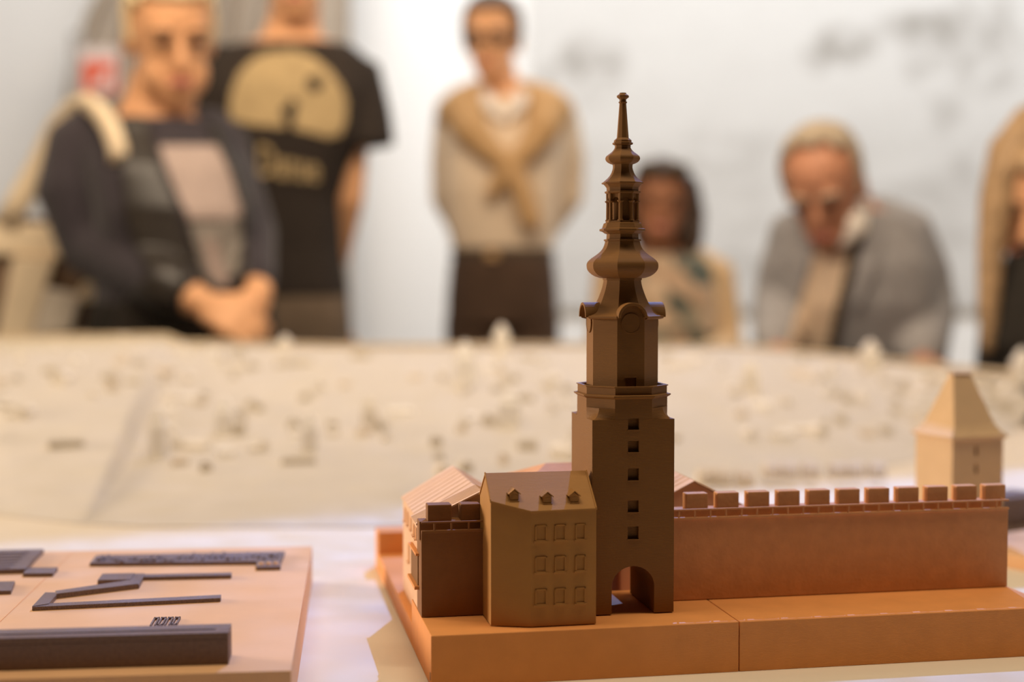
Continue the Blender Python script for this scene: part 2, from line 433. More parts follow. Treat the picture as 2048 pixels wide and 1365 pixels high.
vs = []; fs = []
for i in range(NX + 1):
    u = i / NX
    p = interp(BND, u); q = interp(RIM, u)
    for j in range(NY + 1):
        s = j / NY
        g = p.lerp(q, s)
        z = ZT + .0012 + (q.z - ZT - .004) * s ** 1.35 + .006 * math.sin(g.x * 9 + 1) * math.sin(g.y * 7) * s * (1 - s) * 4
        if u < .285: z += .035 * min(1, s * 2.5) * (1 - s * .6)
        vs.append((g.x, g.y, z))
for i in range(NX):
    for j in range(NY):
        a = i * (NY + 1) + j; fs.append((a, a + NY + 1, a + NY + 2, a + 1))
mb = MB().add(vs, fs)
terr = mb.build('terrain', M_IVORY[1], city, cl)
tb = BVHTree.FromPolygons([Vector(v) for v in vs], fs)
sk = MB()
for j in (0, NY):        # skirts down to the table top
    top = [Vector(vs[i * (NY + 1) + j]) for i in range(NX + 1)]
    off = Vector((0, -.001 if j == 0 else .001, 0))
    sk.loft([[p + off for p in top], [Vector((p.x, p.y, ZT + .0005)) + off for p in top]], cap=False, closed=False)
for i in (0, NX):
    top = [Vector(vs[i * (NY + 1) + j]) for j in range(NY + 1)]
    sk.loft([top, [Vector((p.x, p.y, ZT + .0005)) for p in top]], cap=False, closed=False)
sk.build('relief_edge', M_IVORY[2], city, cl)
mb = MB()
for i in range(0, NX + 1):
    pass
top = [Vector(vs[i * (NY + 1) + NY]) for i in range(NX + 1)]
mb.loft([[p + Vector((0, -.012, .0)) for p in top], [p + Vector((0, -.012, .006)) for p in top], [p + Vector((0, .012, .006)) for p in top], [p + Vector((0, .012, -.02)) for p in top]], cap=False, closed=False)
mb.build('rim_strip', M_RIM, city, cl)


def drop(x, y):
    h = tb.ray_cast(Vector((x, y, 2)), Vector((0, 0, -1))); return h[0].z if h[0] else None


protos = []
for k, (w, d, h, r) in enumerate(((.034, .026, .020, .012), (.05, .028, .024, .014), (.026, .026, .030, .012), (.07, .03, .018, .010))):
    q = MB().box((-w / 2, -d / 2, -.003), (w / 2, d / 2, h))
    q.prism_x([(-d / 2, h), (d / 2, h), (0, h + r)], -w / 2, w / 2)
    for mi in range(4):
        ob = q.build('house', M_IVORY[mi], city); protos.append(ob)
used = set(); cnt = 0
rnd = random.Random(3)
while cnt < 270:
    u = rnd.random(); s = .22 + .76 * rnd.random() ** .8
    p = interp(BND, u); q = interp(RIM, u); g = p.lerp(q, s)
    z = drop(g.x, g.y)
    if z is None: continue
    k = rnd.choice((0, 0, 1, 1, 2, 3)) * 4 + rnd.choice((0, 0, 1, 1, 1, 2, 3))
    src = protos[k]
    if k in used: ob = dup(src)
    else: ob = src; used.add(k)
    ob.location = Vector((g.x, g.y, z)) - cl; ob.rotation_euler = (0, 0, rnd.choice((0, PI / 2)) + rnd.uniform(-.3, .3))
    sc = rnd.uniform(.34, .62); ob.scale = (sc, sc, sc * rnd.uniform(.55, .85)); cnt += 1
for i in range(9):     # a terrace of tan houses towards the far wall of the fortress
    px = 1400 + i * 44 + (10 if i % 3 == 0 else 0); g = at_z(px, 958, ZT + .01); z = drop(g.x, g.y) or ZT + .01
    ob = dup(protos[2]) if 2 in used else protos[2]; used.add(2)
    ob.location = Vector((g.x, g.y, z + .002)) - cl; ob.rotation_euler = (0, 0, .25); ob.scale = (.55, .6, .6)
for k, ob in enumerate(protos):
    if k not in used: bpy.data.objects.remove(ob)
# church towers and spires that stand out of the roofs
for (px, py, h, w, mi) in ((318, 915, .065, .020, 3), (620, 905, .05, .018, 3), (930, 770, .07, .03, 3), (1003, 705, .05, .028, 0), (570, 705, .03, .022, 0), (1740, 735, .05, .03, 0), (2044, 765, .06, .03, 0), (450, 870, .05, .022, 3), (1018, 850, .05, .03, 3), (1500, 780, .05, .024, 0), (740, 860, .045, .02, 0)):
    r = ray(px, py); hit = tb.ray_cast(Vector((0, 0, CAM_Z)), r)
    if not hit[0]: continue
    g = hit[0]
    q = MB().box((-w / 2, -w / 2, -.004), (w / 2, w / 2, h * .6)).lathe([(h * .6, w / 2), (h * .75, w * .3), (h * .8, w * .34), (h, .001)], 4)
    ob = q.build('church_tower', M_IVORY[mi], city); ob.location = g - cl

# ------------------------------------------------------------------ fortress model frame
ORG = Vector((-0.0496, 0.8612, ZT)); MF = Fr(ORG, 10.6)
H = 0.0322


def model(name, label, cat, u, v, w=0.0, group=None):
    return thing(name, label, cat, MF.W(u, v, w), MF.a, group)


# base tiles
t = model('base_tile', 'orange base tile under the gate tower, chipped slits in its left side', 'base', 0, 0)
MB().prism_z([(0, 0), (.1976, 0), (.1976, .1026), (0, .1026)], 0, H).build('slab', M_ORANGE, t, bevel=.0005)
MB().box((-.0003, .0018, .004), (.0002, .0032, .009)).build('slit', M_BLACK, t)
t2 = model('base_tile', 'orange base tile under the long crenellated wall', 'base', .1982, 0)
MB().prism_z([(0, 0), (.2228, 0), (.2228, .098), (0, .1026)], 0, H).build('slab', M_ORANGE, t2, bevel=.0005)
t3 = model('base_tile', 'thin orange rear base tile with raised back block, left behind the fortress', 'base', 0, .1032)
MB().prism_z([(0, 0), (.29, 0), (.29, .275), (0, .275)], 0, .0155).build('slab', M_ORANGE, t3, bevel=.0005)
MB().box((0, .247, .0155), (.29, .275, .0345)).build('back_block', M_ORANGE, t3, bevel=.0006)

# ---- gate tower
UA, VA, TW = .1363, .0605, .02745
t = model('gate_tower', 'tall dark brown gate tower with onion spire, archway and four clocks', 'tower', UA, VA, H)
loc = Vector((0, 0, -H))


def tw(mb, name, m=M_TOWER, bevel=.0003, **k):       # geometry given in (u-UA, v-VA, w)
    return mb.build(name, m, t, (0, 0, H), bevel=bevel, **k)


WB = H + .0008
WS = .1597
ar = .0143; sp = .0505
arch = [(-TW, WB), (-ar, WB), (-ar, sp)] + [(-ar * math.cos(PI * i / 16), sp + .0135 * math.sin(PI * i / 16)) for i in range(1, 16)] + [(ar, sp), (ar, WB), (TW, WB), (TW, WS), (-TW, WS)]
shaft = MB().prism_y(arch, -.0295, .0295)
sh = tw(shaft, 'shaft', bevel=0)
wins = [(.1603, .1530), (.1457, .1384), (.1278, .1200), (.1069, .0992), (.0899, .0816)]
cu = MB()
for zt, zb in wins[1:]: cu.box((-.0037, -.034, zb - H), (.0036, -.0250, zt - H))
cu.v = [p + Vector((0, 0, 0)) for p in cu.v]
cut(sh, cu)
# upper octagonal collar with broached shoulders
ch = .0151


def octo(r, c): return [(-r + c, -r), (r - c, -r), (r, -r + c), (r, r - c), (r - c, r), (-r + c, r), (-r, r - c), (-r, -r + c)]


def octz(r, c, z): return [(x, y * 1.07, z) for x, y in octo(r, c)]


col_ = MB().loft([octz(TW, ch, WS), octz(TW, ch, .1738)])
co = tw(col_, 'collar', bevel=0)
cu = MB().box((-.0037, -.034, wins[0][1] - H), (.0036, -.0250, wins[0][0] - H)); 
cu2 = MB().box((-.0037, -.034, wins[0][1] - H), (.0036, -.0250, WS + .0001 - H))
cut(co, cu); cut(sh, cu2)
for sx in (-1, 1):
    for sy in (-1, 1):
        C = Vector((sx * TW, sy * TW * 1.07, 0)); A = Vector((sx * (TW - ch), sy * TW * 1.07, 0)); B = Vector((sx * TW, sy * (TW - ch) * 1.07, 0)); m = (A + B) / 2
        rows = []
        for z, k in [(WS - .0003, 0)] + [(WS + .0070 * (1 - math.cos(i * PI / 20)), .80 * math.sin(i * PI / 20)) for i in range(1, 11)]:
            rows.append([A + Vector((0, 0, z)), C.lerp(m, k) + Vector((0, 0, z)), B + Vector((0, 0, z)), m.lerp(Vector((0, 0, 0)), .1) + Vector((0, 0, z))])
        tw(MB().loft(rows), 'shoulder', bevel=0)
for zt, zb in wins:
    w_ = tw(MB().box((-.0036, -.0256, zb), (.0035, -.0250, zt)), 'window', bevel=0)
    for bx in ((-.0042, -.0298, zb - .0007, .0041, zb), ):
        pass
    tw(MB().box((-.0042, -.0299, zb - .0007), (.0041, -.0288, zb)), 'window_sill', bevel=.0001)
# gallery: cornice and parapet
tw(MB().loft([octz(TW, ch, .1728), octz(TW + .0006, ch, .1732), octz(TW + .0020, ch + .0008, .1742), octz(TW + .0020, ch + .0008, .1750), octz(TW + .0002, ch, .1754), octz(TW - .012, ch * .5, .1754)]), 'cornice', bevel=0)
tw(MB().loft([octz(TW - .0002, ch, .1753), octz(TW - .0002, ch, .1800), octz(TW + .0005, ch, .1803), octz(TW + .0005, ch, .1809), octz(TW - .0018, ch, .1809), octz(TW - .0018, ch, .1757)], cap=False), 'parapet', bevel=0)
# drum with door and clocks
D = .0221
drum = tw(MB().lathe([(.1753, D), (.2255, D)], 8), 'drum', bevel=0)
cut(drum, MB().box((-.0035, -D - .002, .1757 - H), (.0036, -D + .0022, .1862 - H)))
tw(MB().box((-.0034, -D + .0016, .1757), (.0035, -D + .0026, .1861)), 'door', bevel=0)
tw(MB().box((-.0042, -D - .0005, .1862), (.0043, -D + .0005, .1868)), 'door_lintel', bevel=.0001)
for k in range(4):
    a = k * PI / 2; R = Matrix.Rotation(a, 4, 'Z')

    def face_tf(mb): mb.v = [R @ p for p in mb.v]; return mb
    n = 28
    disc = MB(); ring = [(.0060 * math.cos(2 * PI * i / n), .2216 + .0060 * math.sin(2 * PI * i / n)) for i in range(n)]
    disc.prism_y(ring, -D - .0008, -D + .0005); cf = tw(face_tf(disc), 'clock_face', bevel=.0001)
    rg = MB(); 
    rg.loft([[(r * math.cos(2 * PI * i / n), y, .2216 + r * math.sin(2 * PI * i / n)) for i in range(n)] for r, y in ((.0066, -D), (.0066, -D - .0010), (.0060, -D - .0010), (.0060, -D))], cap=False)
    tw(face_tf(rg), 'clock_rim', bevel=0)
    hood = MB(); m = 20; zc_ = .2254
    outer = [(.0098 * math.cos(PI * i / m), zc_ + .0098 * math.sin(PI * i / m)) for i in range(m + 1)]
    inner = [(.0080 * math.cos(PI * i / m), zc_ + .0080 * math.sin(PI * i / m)) for i in range(m, -1, -1)]
    hood.prism_y(outer + inner, -D - .0052, -D + .006)
    face_tf(hood); tw(hood, 'clock_hood', bevel=.0003)
    bk = MB().prism_y([(x, z) for x, z in inner[::-1]], -D - .0003, -D + .004); face_tf(bk); tw(bk, 'hood_back', bevel=0)
# bell roof with a gap in the eave for each clock, lower onion and mouldings
EA = [(.2240, .02300), (.2246, .0252), (.2252, .0256), (.2262, .0256), (.2266, .0246)]
cor = MB()
hs = .0098
for k in range(4):
    R = Matrix.Rotation(k * PI / 2, 4, 'Z')
    rings = []
    for z, r in EA + [(.2240, .0215)]:
        c = r * math.tan(PI / 8)
        rings.append([R @ Vector(p) for p in ((hs, -r, z), (c, -r, z), (r, -c, z), (r, -hs, z), (r - .004, -hs, z) if 0 else (r * .86, -hs * .99, z), (c * .9, -r * .86, z), (hs, -r * .86, z))])
    cor.loft(rings)
tw(cor, 'eave', bevel=0)


def spline(prof, n=3):
    out = []
    P = [prof[0]] + list(prof) + [prof[-1]]
    for i in range(1, len(P) - 2):
        for k in range(n):
            s = k / n; o = []
            for d in (0, 1):
                p0, p1, p2, p3 = P[i - 1][d], P[i][d], P[i + 1][d], P[i + 2][d]
                o.append(.5 * (2 * p1 + (p2 - p0) * s + (2 * p0 - 5 * p1 + 4 * p2 - p3) * s * s + (3 * p1 - p0 - 3 * p2 + p3) * s ** 3))
            out.append(tuple(o))
    out.append(tuple(prof[-1])); return out


bell = spline([(.2262, .0246), (.2281, .0212), (.2311, .0185), (.2341, .01655), (.2374, .01503), (.2407, .01379), (.244, .01271), (.2473, .01193), (.2497, .01162)]) + [(.25, .0121), (.2510, .0121)]
broof = tw(MB().lathe([(.2248, .0225)] + bell, 8), 'bell_roof', bevel=0)
cu = MB()
for k in range(4):
    q = MB().prism_y([(-.0081, .2230 - H)] + [(-.0081 * math.cos(PI * i / 16), zc_ + .0081 * math.sin(PI * i / 16) - H) for i in range(17)] + [(.0081, .2230 - H)], -D - .02, -D - .0002)
    q.v = [Matrix.Rotation(k * PI / 2, 4, 'Z') @ p for p in q.v]; cu.add(q.v, q.f)
cut(broof, cu)
onion = [(.2510, .0122)] + spline([(.2512, .01394), (.2523, .01704), (.2537, .01921), (.2556, .02107), (.2576, .022), (.26, .02216), (.2619, .02154), (.2639, .01968), (.2659, .01704), (.2679, .01456), (.2702, .01255), (.2729, .01131), (.2755, .01069)])
tw(MB().lathe(onion, 8), 'lower_onion', bevel=0)
tw(MB().lathe([(.2755, .01069), (.2758, .01147), (.2768, .01147), (.277, .00992), (.2802, .00976), (.2808, .01116), (.2818, .0124), (.2824, .0142), (.2836, .0142), (.2841, .01271), (.2858, .01209), (.2874, .01162), (.2879, .0104), (.2890, .0104)], 8), 'lantern_base', bevel=0)
# lantern: core, eight columns, arches
tw(MB().lathe([(.2885, .0070), (.3072, .0070)], 8), 'lantern_core', bevel=0)
Rv = .0097
for k in range(8):
    a = 2 * PI * (k + .5) / 8; c = (Rv * math.cos(a), Rv * math.sin(a))
    tw(MB().lathe([(.2888, .0017), (.2896, .0017), (.2899, .0012), (.3008, .0011), (.3012, .0016), (.3017, .0020), (.3022, .0020), (.3023, .0012), (.3072, .0012)], 8, c), 'column', bevel=0)
    R = Matrix.Rotation(2 * PI * k / 8, 4, 'Z'); hw = Rv * math.sin(PI / 8); ap = Rv * math.cos(PI / 8); r = hw * .72; z0 = .3018
    pts = [(-hw, z0)] + [(-r * math.cos(PI * i / 10), z0 + r * 1.05 * math.sin(PI * i / 10)) for i in range(11)] + [(hw, z0), (hw, .3074), (-hw, .3074)]
    m_ = MB().prism_y(pts, -ap - .0002, -ap + .0018); m_.v = [R @ p for p in m_.v]; tw(m_, 'arch', bevel=0)
up1 = [(.3069, .00992), (.3075, .011), (.3085, .011), (.3087, .00976), (.3109, .00992), (.3122, .01085), (.3132, .01178), (.3135, .01296), (.3143, .01296)]
tw(MB().lathe(up1, 8), 'lantern_cornice', bevel=0)
up2 = spline([(.3143, .0126), (.3158, .01085), (.3178, .00883), (.3198, .00744), (.3221, .00651), (.3244, .00604), (.3262, .0062)]) + spline([(.3264, .0066), (.3267, .00744), (.3277, .0093), (.329, .01038), (.3303, .01069), (.3317, .01023), (.333, .00883), (.3346, .00682), (.3363, .00542), (.3376, .0048)])
tw(MB().lathe(up2, 8), 'upper_onion', bevel=0)
tw(MB().lathe([(.3376, .0048), (.3382, .00496), (.3388, .0048), (.3395, .0062), (.3406, .00635), (.341, .00542), (.3422, .00542), (.3429, .00465), (.3438, .00366), (.3557, .00285), (.3665, .00211)], 8), 'spire', bevel=0)
tw(MB().lathe([(.3664, .0021), (.3668, .00263), (.3675, .00279), (.3678, .00217), (.3691, .00211), (.3695, .00263), (.3705, .00385), (.3716, .00385), (.3726, .00248), (.3729, .00217), (.3734, .00211)], 12), 'finial', bevel=0)

# ---- gatehouse in front of the tower
HU, HV = .073, .03
t = model('gatehouse', 'brown gatehouse with angled front, three dormers and nine windows left of the tower', 'house', HU, HV, H)


def hs_(mb, name, m=M_HOUSE, bevel=.0003, parent=None): return mb.build(name, m, parent or t, (HU, HV, H), bevel=bevel)


SL = .735


def roof_w(v): return .1262 - SL * abs(v - .036)


A, B, C = (.040, .0167), (.0640, .0086), (.1062, .0093)
Dn, En = (.1062, .0580), (.040, .0580)
foot = [A, B, C, Dn, En]
mb = MB()
topp = [(p[0], p[1], roof_w(p[1]) - .0009) for p in foot]
rl, rr_ = (.040, .036, .1253), (.1062, .036, .1253)
base = [(p[0], p[1], H + .0006) for p in foot]
mb.add(base + topp + [rl, rr_], [(4, 3, 2, 1, 0), (0, 1, 6, 5), (1, 2, 7, 6), (2, 3, 8, 11, 7), (3, 4, 9, 8), (4, 0, 5, 10, 9), (5, 6, 7, 11, 10), (8, 9, 10, 11)])
hs_(mb, 'body')
e = .0005
rf = MB()
out = [(.0394, .0160), (.0640, .0079), (.1067, .0086)]
lo = [(u, v, roof_w(v) - .0009) for u, v in out]; hi = [(u, v, roof_w(v) + .0003) for u, v in out]
rf.add(lo + [(.1067, .036, .1253), (.0394, .036, .1253)] + hi + [(.1067, .036, .1266), (.0394, .036, .1266)],
       [(0, 1, 2, 3, 4), (5, 9, 8, 7, 6), (0, 5, 6, 1), (1, 6, 7, 2), (2, 7, 8, 3), (4, 9, 5, 0)])
bl = [(.1067, .0586), (.0394, .0586)]
rf.add([(u, v, roof_w(v) - .0009) for u, v in bl] + [(.0394, .036, .1253), (.1067, .036, .1253)] + [(u, v, roof_w(v) + .0003) for u, v in bl] + [(.0394, .036, .1266), (.1067, .036, .1266)],
       [(0, 1, 2, 3), (4, 7, 6, 5), (0, 4, 5, 1), (1, 5, 6, 2), (3, 7, 4, 0)])
roof = hs_(rf, 'roof', bevel=.0002)
for u in (.0397, .1060):       # verge rolls
    hs_(MB().tube([(u, .0165 if u < .05 else .009, roof_w(.0165 if u < .05 else .009) + .0004), (u, .036, .1267)], .0006, 6), 'verge', bevel=0)
for du, dv, dw in ((.0549, .0167, .1118), (.0755, .0142, .1099), (.0929, .0142, .1099)):
    f0 = dv - .0012; hw = .0027
    d_ = MB().prism_y([(du - hw, dw - .0006), (du + hw, dw - .0006), (du + hw, dw + .0040), (du, dw + .0062), (du - hw, dw + .0040)], f0, dv + .010)
    dd = hs_(d_, 'dormer', bevel=.0001)
    q = MB()
    for s in (-1, 1):
        q.add([(du, f0 - .0012, dw + .0068), (du + s * .0037, f0 - .0012, dw + .0036), (du + s * .0037, dv + .010, dw + .0036), (du, dv + .010, dw + .0068),
               (du, f0 - .0012, dw + .0074), (du + s * .0040, f0 - .0012, dw + .0041), (du + s * .0040, dv + .010, dw + .0041), (du, dv + .010, dw + .0074)],
              [(0, 1, 2, 3), (4, 5, 6, 7), (0, 1, 5, 4), (1, 2, 6, 5), (2, 3, 7, 6)])
    hs_(q, 'dormer_roof', bevel=0, parent=dd).location = (0, 0, 0)
    hs_(MB().box((du - .0030, f0 - .0010, dw - .0008), (du + .0030, f0 + .0006, dw - .0001)), 'dormer_sill', bevel=.0001, parent=dd)
    hs_(MB().box((du - .0018, f0 - .0002, dw + .0002), (du + .0018, f0 + .0006, dw + .0034)), 'dormer_pane', bevel=0, parent=dd)
for (u0, u1) in ((.0668, .0742), (.0793, .0864), (.0926, .0992)):
    for (zt, zb) in ((.0966, .0866), (.0768, .0668), (.0564, .0463)):
        q = MB(); f = .0086 + ((u0 + u1) / 2 - .064) / .0422 * .0007; b_ = .0008
        y0, y1 = f - .0010, f + .0006
        q.box((u0, y0, zb), (u0 + b_, y1, zt)).box((u1 - b_, y0, zb), (u1, y1, zt)).box((u0, y0, zt - b_), (u1, y1, zt)).box((u0, y0, zb), (u1, y1, zb + b_))
        w_ = hs_(q, 'window', bevel=0)
        hs_(MB().box((u0 - .0006, f - .0012, zb - .0009), (u1 + .0006, f + .0008, zb + .0001)), 'window_sill', bevel=.0001, parent=w_)
        hs_(MB().box((u0 + b_, f - .0001, zb + b_), (u1 - b_, f + .0006, zt - b_)), 'window_pane', bevel=0, parent=w_)

# ---- ramparts
def rampart(name, label, u0, u1, v0, thick, merlons, mt, top, first_post, end_rail, fil=None):
    um = (u0 + u1) / 2
    t = model(name, label, 'wall', um, v0, H)

    def rb(mb, nm, bevel=.0004, m=fil or M_WALLF): return mb.build(nm, m, t, (um, v0, H), bevel=bevel)
    rb(MB().prism_x([(v0, H + .0004), (v0 + thick, H + .0004), (v0 + thick, top - .001), (v0 + thick, .0930), (v0 + .0105, .0930), (v0 + .0105, top - .008), (v0 + .0016, top - .008), (v0 + .0016, top - .0008), (v0, top - .0008)], u0, u1), 'body')
    rb(MB().box((u0, v0 - .0013, top - .0018), (u1, v0 + .0014, top)), 'coping', .0003)
    for a, b in merlons:
        rb(MB().box((a, v0 + .0105, .0926), (b, v0 + .0105 + mt, .1036)), 'merlon', .0006)
    rb(MB().box((u0, v0 - .0010, top + .0045), (u1, v0 + .0006, top + .0056)), 'handrail', .0002)
    p = first_post
    while p < u1 - .0005:
        rb(MB().box((p - .00055, v0 - .0009, top - .0002), (p + .00055, v0 + .0003, top + .0046)), 'railing_post', 0)
        p += .0111
    if end_rail:
        rb(MB().box((u1 - .0008, v0, top + .0042), (u1, v0 + .010, top + .0050)), 'handrail', 0)
        rb(MB().box((u1 - .0008, v0 + .0095, top - .001), (u1, v0 + .0103, top + .0048)), 'railing_post', 0)
    return t


rampart('rampart', 'short umber stretch of crenellated wall with two merlons left of the gatehouse', 0, .0410, .047, .0235, [(.0055, .0212), (.0272, .0400)], .011, .0889, .0085, False, M_UMBER)
rampart('rampart', 'long terracotta crenellated wall with eleven merlons right of the tower', .1650, .4196, .063, .0215, [(.1855 + i * .02222, .1855 + i * .02222 + .0157) for i in range(11)], .0085, .0893, .1770, True)

# ---- houses inside the walls
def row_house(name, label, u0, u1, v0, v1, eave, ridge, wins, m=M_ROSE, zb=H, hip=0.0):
    um, vm = (u0 + u1) / 2, (v0 + v1) / 2
    t = model(name, label, 'house', um, vm, zb)

    def rb(mb, nm, bevel=.0003, mm=m): return mb.build(nm, mm, t, (um, vm, zb), bevel=bevel)
    body = rb(MB().add([(u0, v0, zb + .0003), (u1, v0, zb + .0003), (u1, v1, zb + .0003), (u0, v1, zb + .0003), (u0, v0, eave), (u1, v0, eave), (u1, v1, eave), (u0, v1, eave), (um, v0 + hip, ridge), (um, v1 - hip, ridge)],
                       [(0, 1, 2, 3), (0, 1, 5, 8, 4), (2, 3, 7, 9, 6), (3, 0, 4, 7), (1, 2, 6, 5), (4, 8, 9, 7), (5, 6, 9, 8)]), 'body', 0)
    k = (ridge - eave) / (um - u0); o = .0012
    for s, ue in ((-1, u0), (1, u1)):
        uo = ue + s * o; eo = eave - o * k
        rb(MB().add([(uo, v0 - o, eo + .0004), (um, v0 - o + hip, ridge + .0004), (um, v1 + o - hip, ridge + .0004), (uo, v1 + o, eo + .0004), (uo, v0 - o, eo + .0016), (um, v0 - o + hip, ridge + .0016), (um, v1 + o - hip, ridge + .0016), (uo, v1 + o, eo + .0016)],
                    [(0, 1, 2, 3), (4, 5, 6, 7), (0, 1, 5, 4), (1, 2, 6, 5), (2, 3, 7, 6), (3, 0, 4, 7)]), 'roof_slope', 0)
    for n in range(1, 8):    # thin raised ribs running down the slopes
        v = v0 + (v1 - v0) * n / 8
        for s, ue in ((-1, u0), (1, u1)):
            if hip: continue
            rb(MB().tube([(ue + s * o, v, eave - o * k + .0016), (um, v, ridge + .0016)], .0004, 5), 'roof_rib', 0)
    for (a, z0, wv, wz) in wins:
        rb(MB().box((u0 - .0005, a - .0004, z0 - .0004), (u0 + .0006, a + wv + .0004, z0 + wz + .0004)), 'window', 0)
        rb(MB().box((u0 - .0006, a, z0), (u0 + .0002, a + wv, z0 + wz)), 'window_pane', 0, M_WALLF)
        rb(MB().box((u0 - .0018, a - .001, z0 - .0010), (u0 + .0006, a + wv + .001, z0 - .0003)), 'window_sill', 0)
    return t


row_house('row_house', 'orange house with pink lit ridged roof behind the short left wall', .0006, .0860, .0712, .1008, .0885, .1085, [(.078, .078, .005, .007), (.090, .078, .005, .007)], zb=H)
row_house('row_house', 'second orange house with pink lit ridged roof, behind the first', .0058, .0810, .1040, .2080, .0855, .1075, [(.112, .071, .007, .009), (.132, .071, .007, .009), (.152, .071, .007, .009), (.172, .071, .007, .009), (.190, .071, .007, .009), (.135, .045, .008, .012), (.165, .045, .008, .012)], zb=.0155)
t = model('row_house', 'low terracotta hipped house whose roof shows between gatehouse ridge and tower', 'house', .13, .165, .0155)
hb = (.13, .165, .0155)
MB().box((.0855, .135, .0158), (.149, .195, .1040)).build('body', M_ORANGE, t, hb)
MB().add([(.0832, .132, .1035), (.151, .132, .1035), (.151, .198, .1035), (.0832, .198, .1035), (.106, .160, .1158), (.151, .160, .1158), (.0832, .132, .1025), (.151, .132, .1025), (.151, .198, .1025), (.0832, .198, .1025)],
         [(0, 1, 5, 4), (2, 3, 4, 5), (3, 0, 4), (1, 2, 5), (6, 9, 8, 7), (0, 6, 7, 1), (1, 7, 8, 2), (2, 8, 9, 3), (3, 9, 6, 0)]).build('hipped_roof', M_WALLF, t, hb, bevel=.0003)
row_house('row_house', 'orange house with gable end behind the first merlons right of the tower', .1560, .2480, .1080, .1900, .0830, .1060, [], zb=.0155)
# stair niche with a lit hood on the left face, low lean-to below it
t = model('stair_niche', 'small dark niche with pale hood on the left face beside the short wall', 'niche', -.0005, .085, .0490)
MB().box((-.0006, .0625, .0500), (.0004, .1000, .0700)).build('opening_shade', M_TOWER, t, (-.0005, .085, .0490))  # dark slab on the face; the shade of the recess is in its colour
MB().box((-.0022, .0600, .0700), (.0006, .1020, .0716)).build('hood', M_ORANGE, t, (-.0005, .085, .0490), bevel=.0002)
MB().box((-.0030, .0600, .0478), (.0006, .1020, .0500)).build('ledge', M_ORANGE, t, (-.0005, .085, .0490), bevel=.0002)

# ---- small tower further back on the right
g = at_z(1907, 1093, .752)
TF = Fr((0.3925, 1.262, ZT), 19.4)
t = thing('corner_tower', 'ochre square tower with steep truncated hip roof beyond the long wall', 'tower', TF.W(0.027, .0275, 0), TF.a)
o_ = (0.027, .0275, 0)
s_ = .0545
MB().box((-.003, -.003, 0), (s_ + .003, s_ + .003, .012)).build('plinth', M_ORANGE, t, o_, bevel=.0004)
body = MB().box((0, 0, .012), (s_, s_, .1080)).build('body', M_GOLD, t, o_)
cu = MB()
for zc2 in (.0965, .0800):
    cu.prism_y([(.0255 - o_[0], zc2 - .006), (.0272 - o_[0], zc2 - .003), (.0272 - o_[0], zc2 + .003), (.0255 - o_[0], zc2 + .006), (.0238 - o_[0], zc2 + .003), (.0238 - o_[0], zc2 - .003)], -.01 - o_[1], .004 - o_[1])
cut(body, cu)
for zc2 in (.0965, .0800):
    MB().prism_y([(.0255, zc2 - .0065), (.0275, zc2 - .003), (.0275, zc2 + .003), (.0255, zc2 + .0065), (.0235, zc2 + .003), (.0235, zc2 - .003)], .0034, .0046).build('loophole', M_TOWER, t, o_)


def sq(i, z, j=None):
    j = i if j is None else j
    return [(i, j, z), (s_ - i, j, z), (s_ - i, s_ - j, z), (i, s_ - j, z)]


MB().loft([sq(-.0008, .1068), sq(-.0030, .1082), sq(-.0030, .1098), sq(.0015, .1140), sq(.0052, .1195), sq(.0175, .1630, .0240), sq(.0175, .1640, .0240)]).build('roof', M_GOLD, t, o_, bevel=.0003)
MB().box((.0165, .0230, .1635), (s_ - .0165, s_ - .0230, .1652)).build('ridge_cap', M_GOLD, t, o_, bevel=.0003)

# ---- relief plates with black raised plan
def relief_bar(t, name, poly, z0, z1, m=M_BLACKTOP, o=(0, 0, 0)):
    return MB().prism_z(poly, z0, z1).build(name, m, t, o, bevel=.0003)


LF = Fr((-0.1245, 0.7922, ZT), 6.2)
t = thing('tactile_plan_plate', 'orange tactile plan plate with raised dark bars on the left', 'plate', LF.W(-.15, .19, 0), LF.a)
lo_ = (-.15, .19, 0)
PT = .030
MB().prism_z([(-.40, 0), (0, 0), (0, .3767), (-.40, .3767)], 0, PT).build('slab', M_PLATE, t, lo_, bevel=.0004)
MB().box((-.1915, .02, PT - .0002), (-.1912, .37, PT + .00015)).build('seam', M_ORANGE, t, lo_)
z1 = PT + .0028
e1 = relief_bar(t, 'raised_strip', [(-.167, .3101), (-.1675, .3419), (-.0204, .3425), (-.0214, .302)], PT, z1, o=lo_)
rnd = random.Random(5)
for k in range(30):       # lumps and ridges on top of the long strip
    u = -.163 + k * .0047; v = .309 + rnd.random() * .012; l_ = .006 + rnd.random() * .016
    MB().box((u, v, z1), (u + .0018 + rnd.random() * .0018, min(.339, v + l_), z1 + .0008 + rnd.random() * .0010)).build('rib', M_BLACKTOP, e1, lo_, bevel=.0002)
tb_ = relief_bar(t, 'raised_tab', [(-.0402, .302), (-.0215, .302), (-.0207, .2808), (-.039, .2809)], PT, z1, o=lo_)
for k in range(3): MB().lathe([(z1, .0024), (z1 + .0012, .0020), (z1 + .0018, .0008)], 12, (-.0355 + k * .0055, .2905), apothem=False).build('dot', M_PLATE, tb_, lo_)
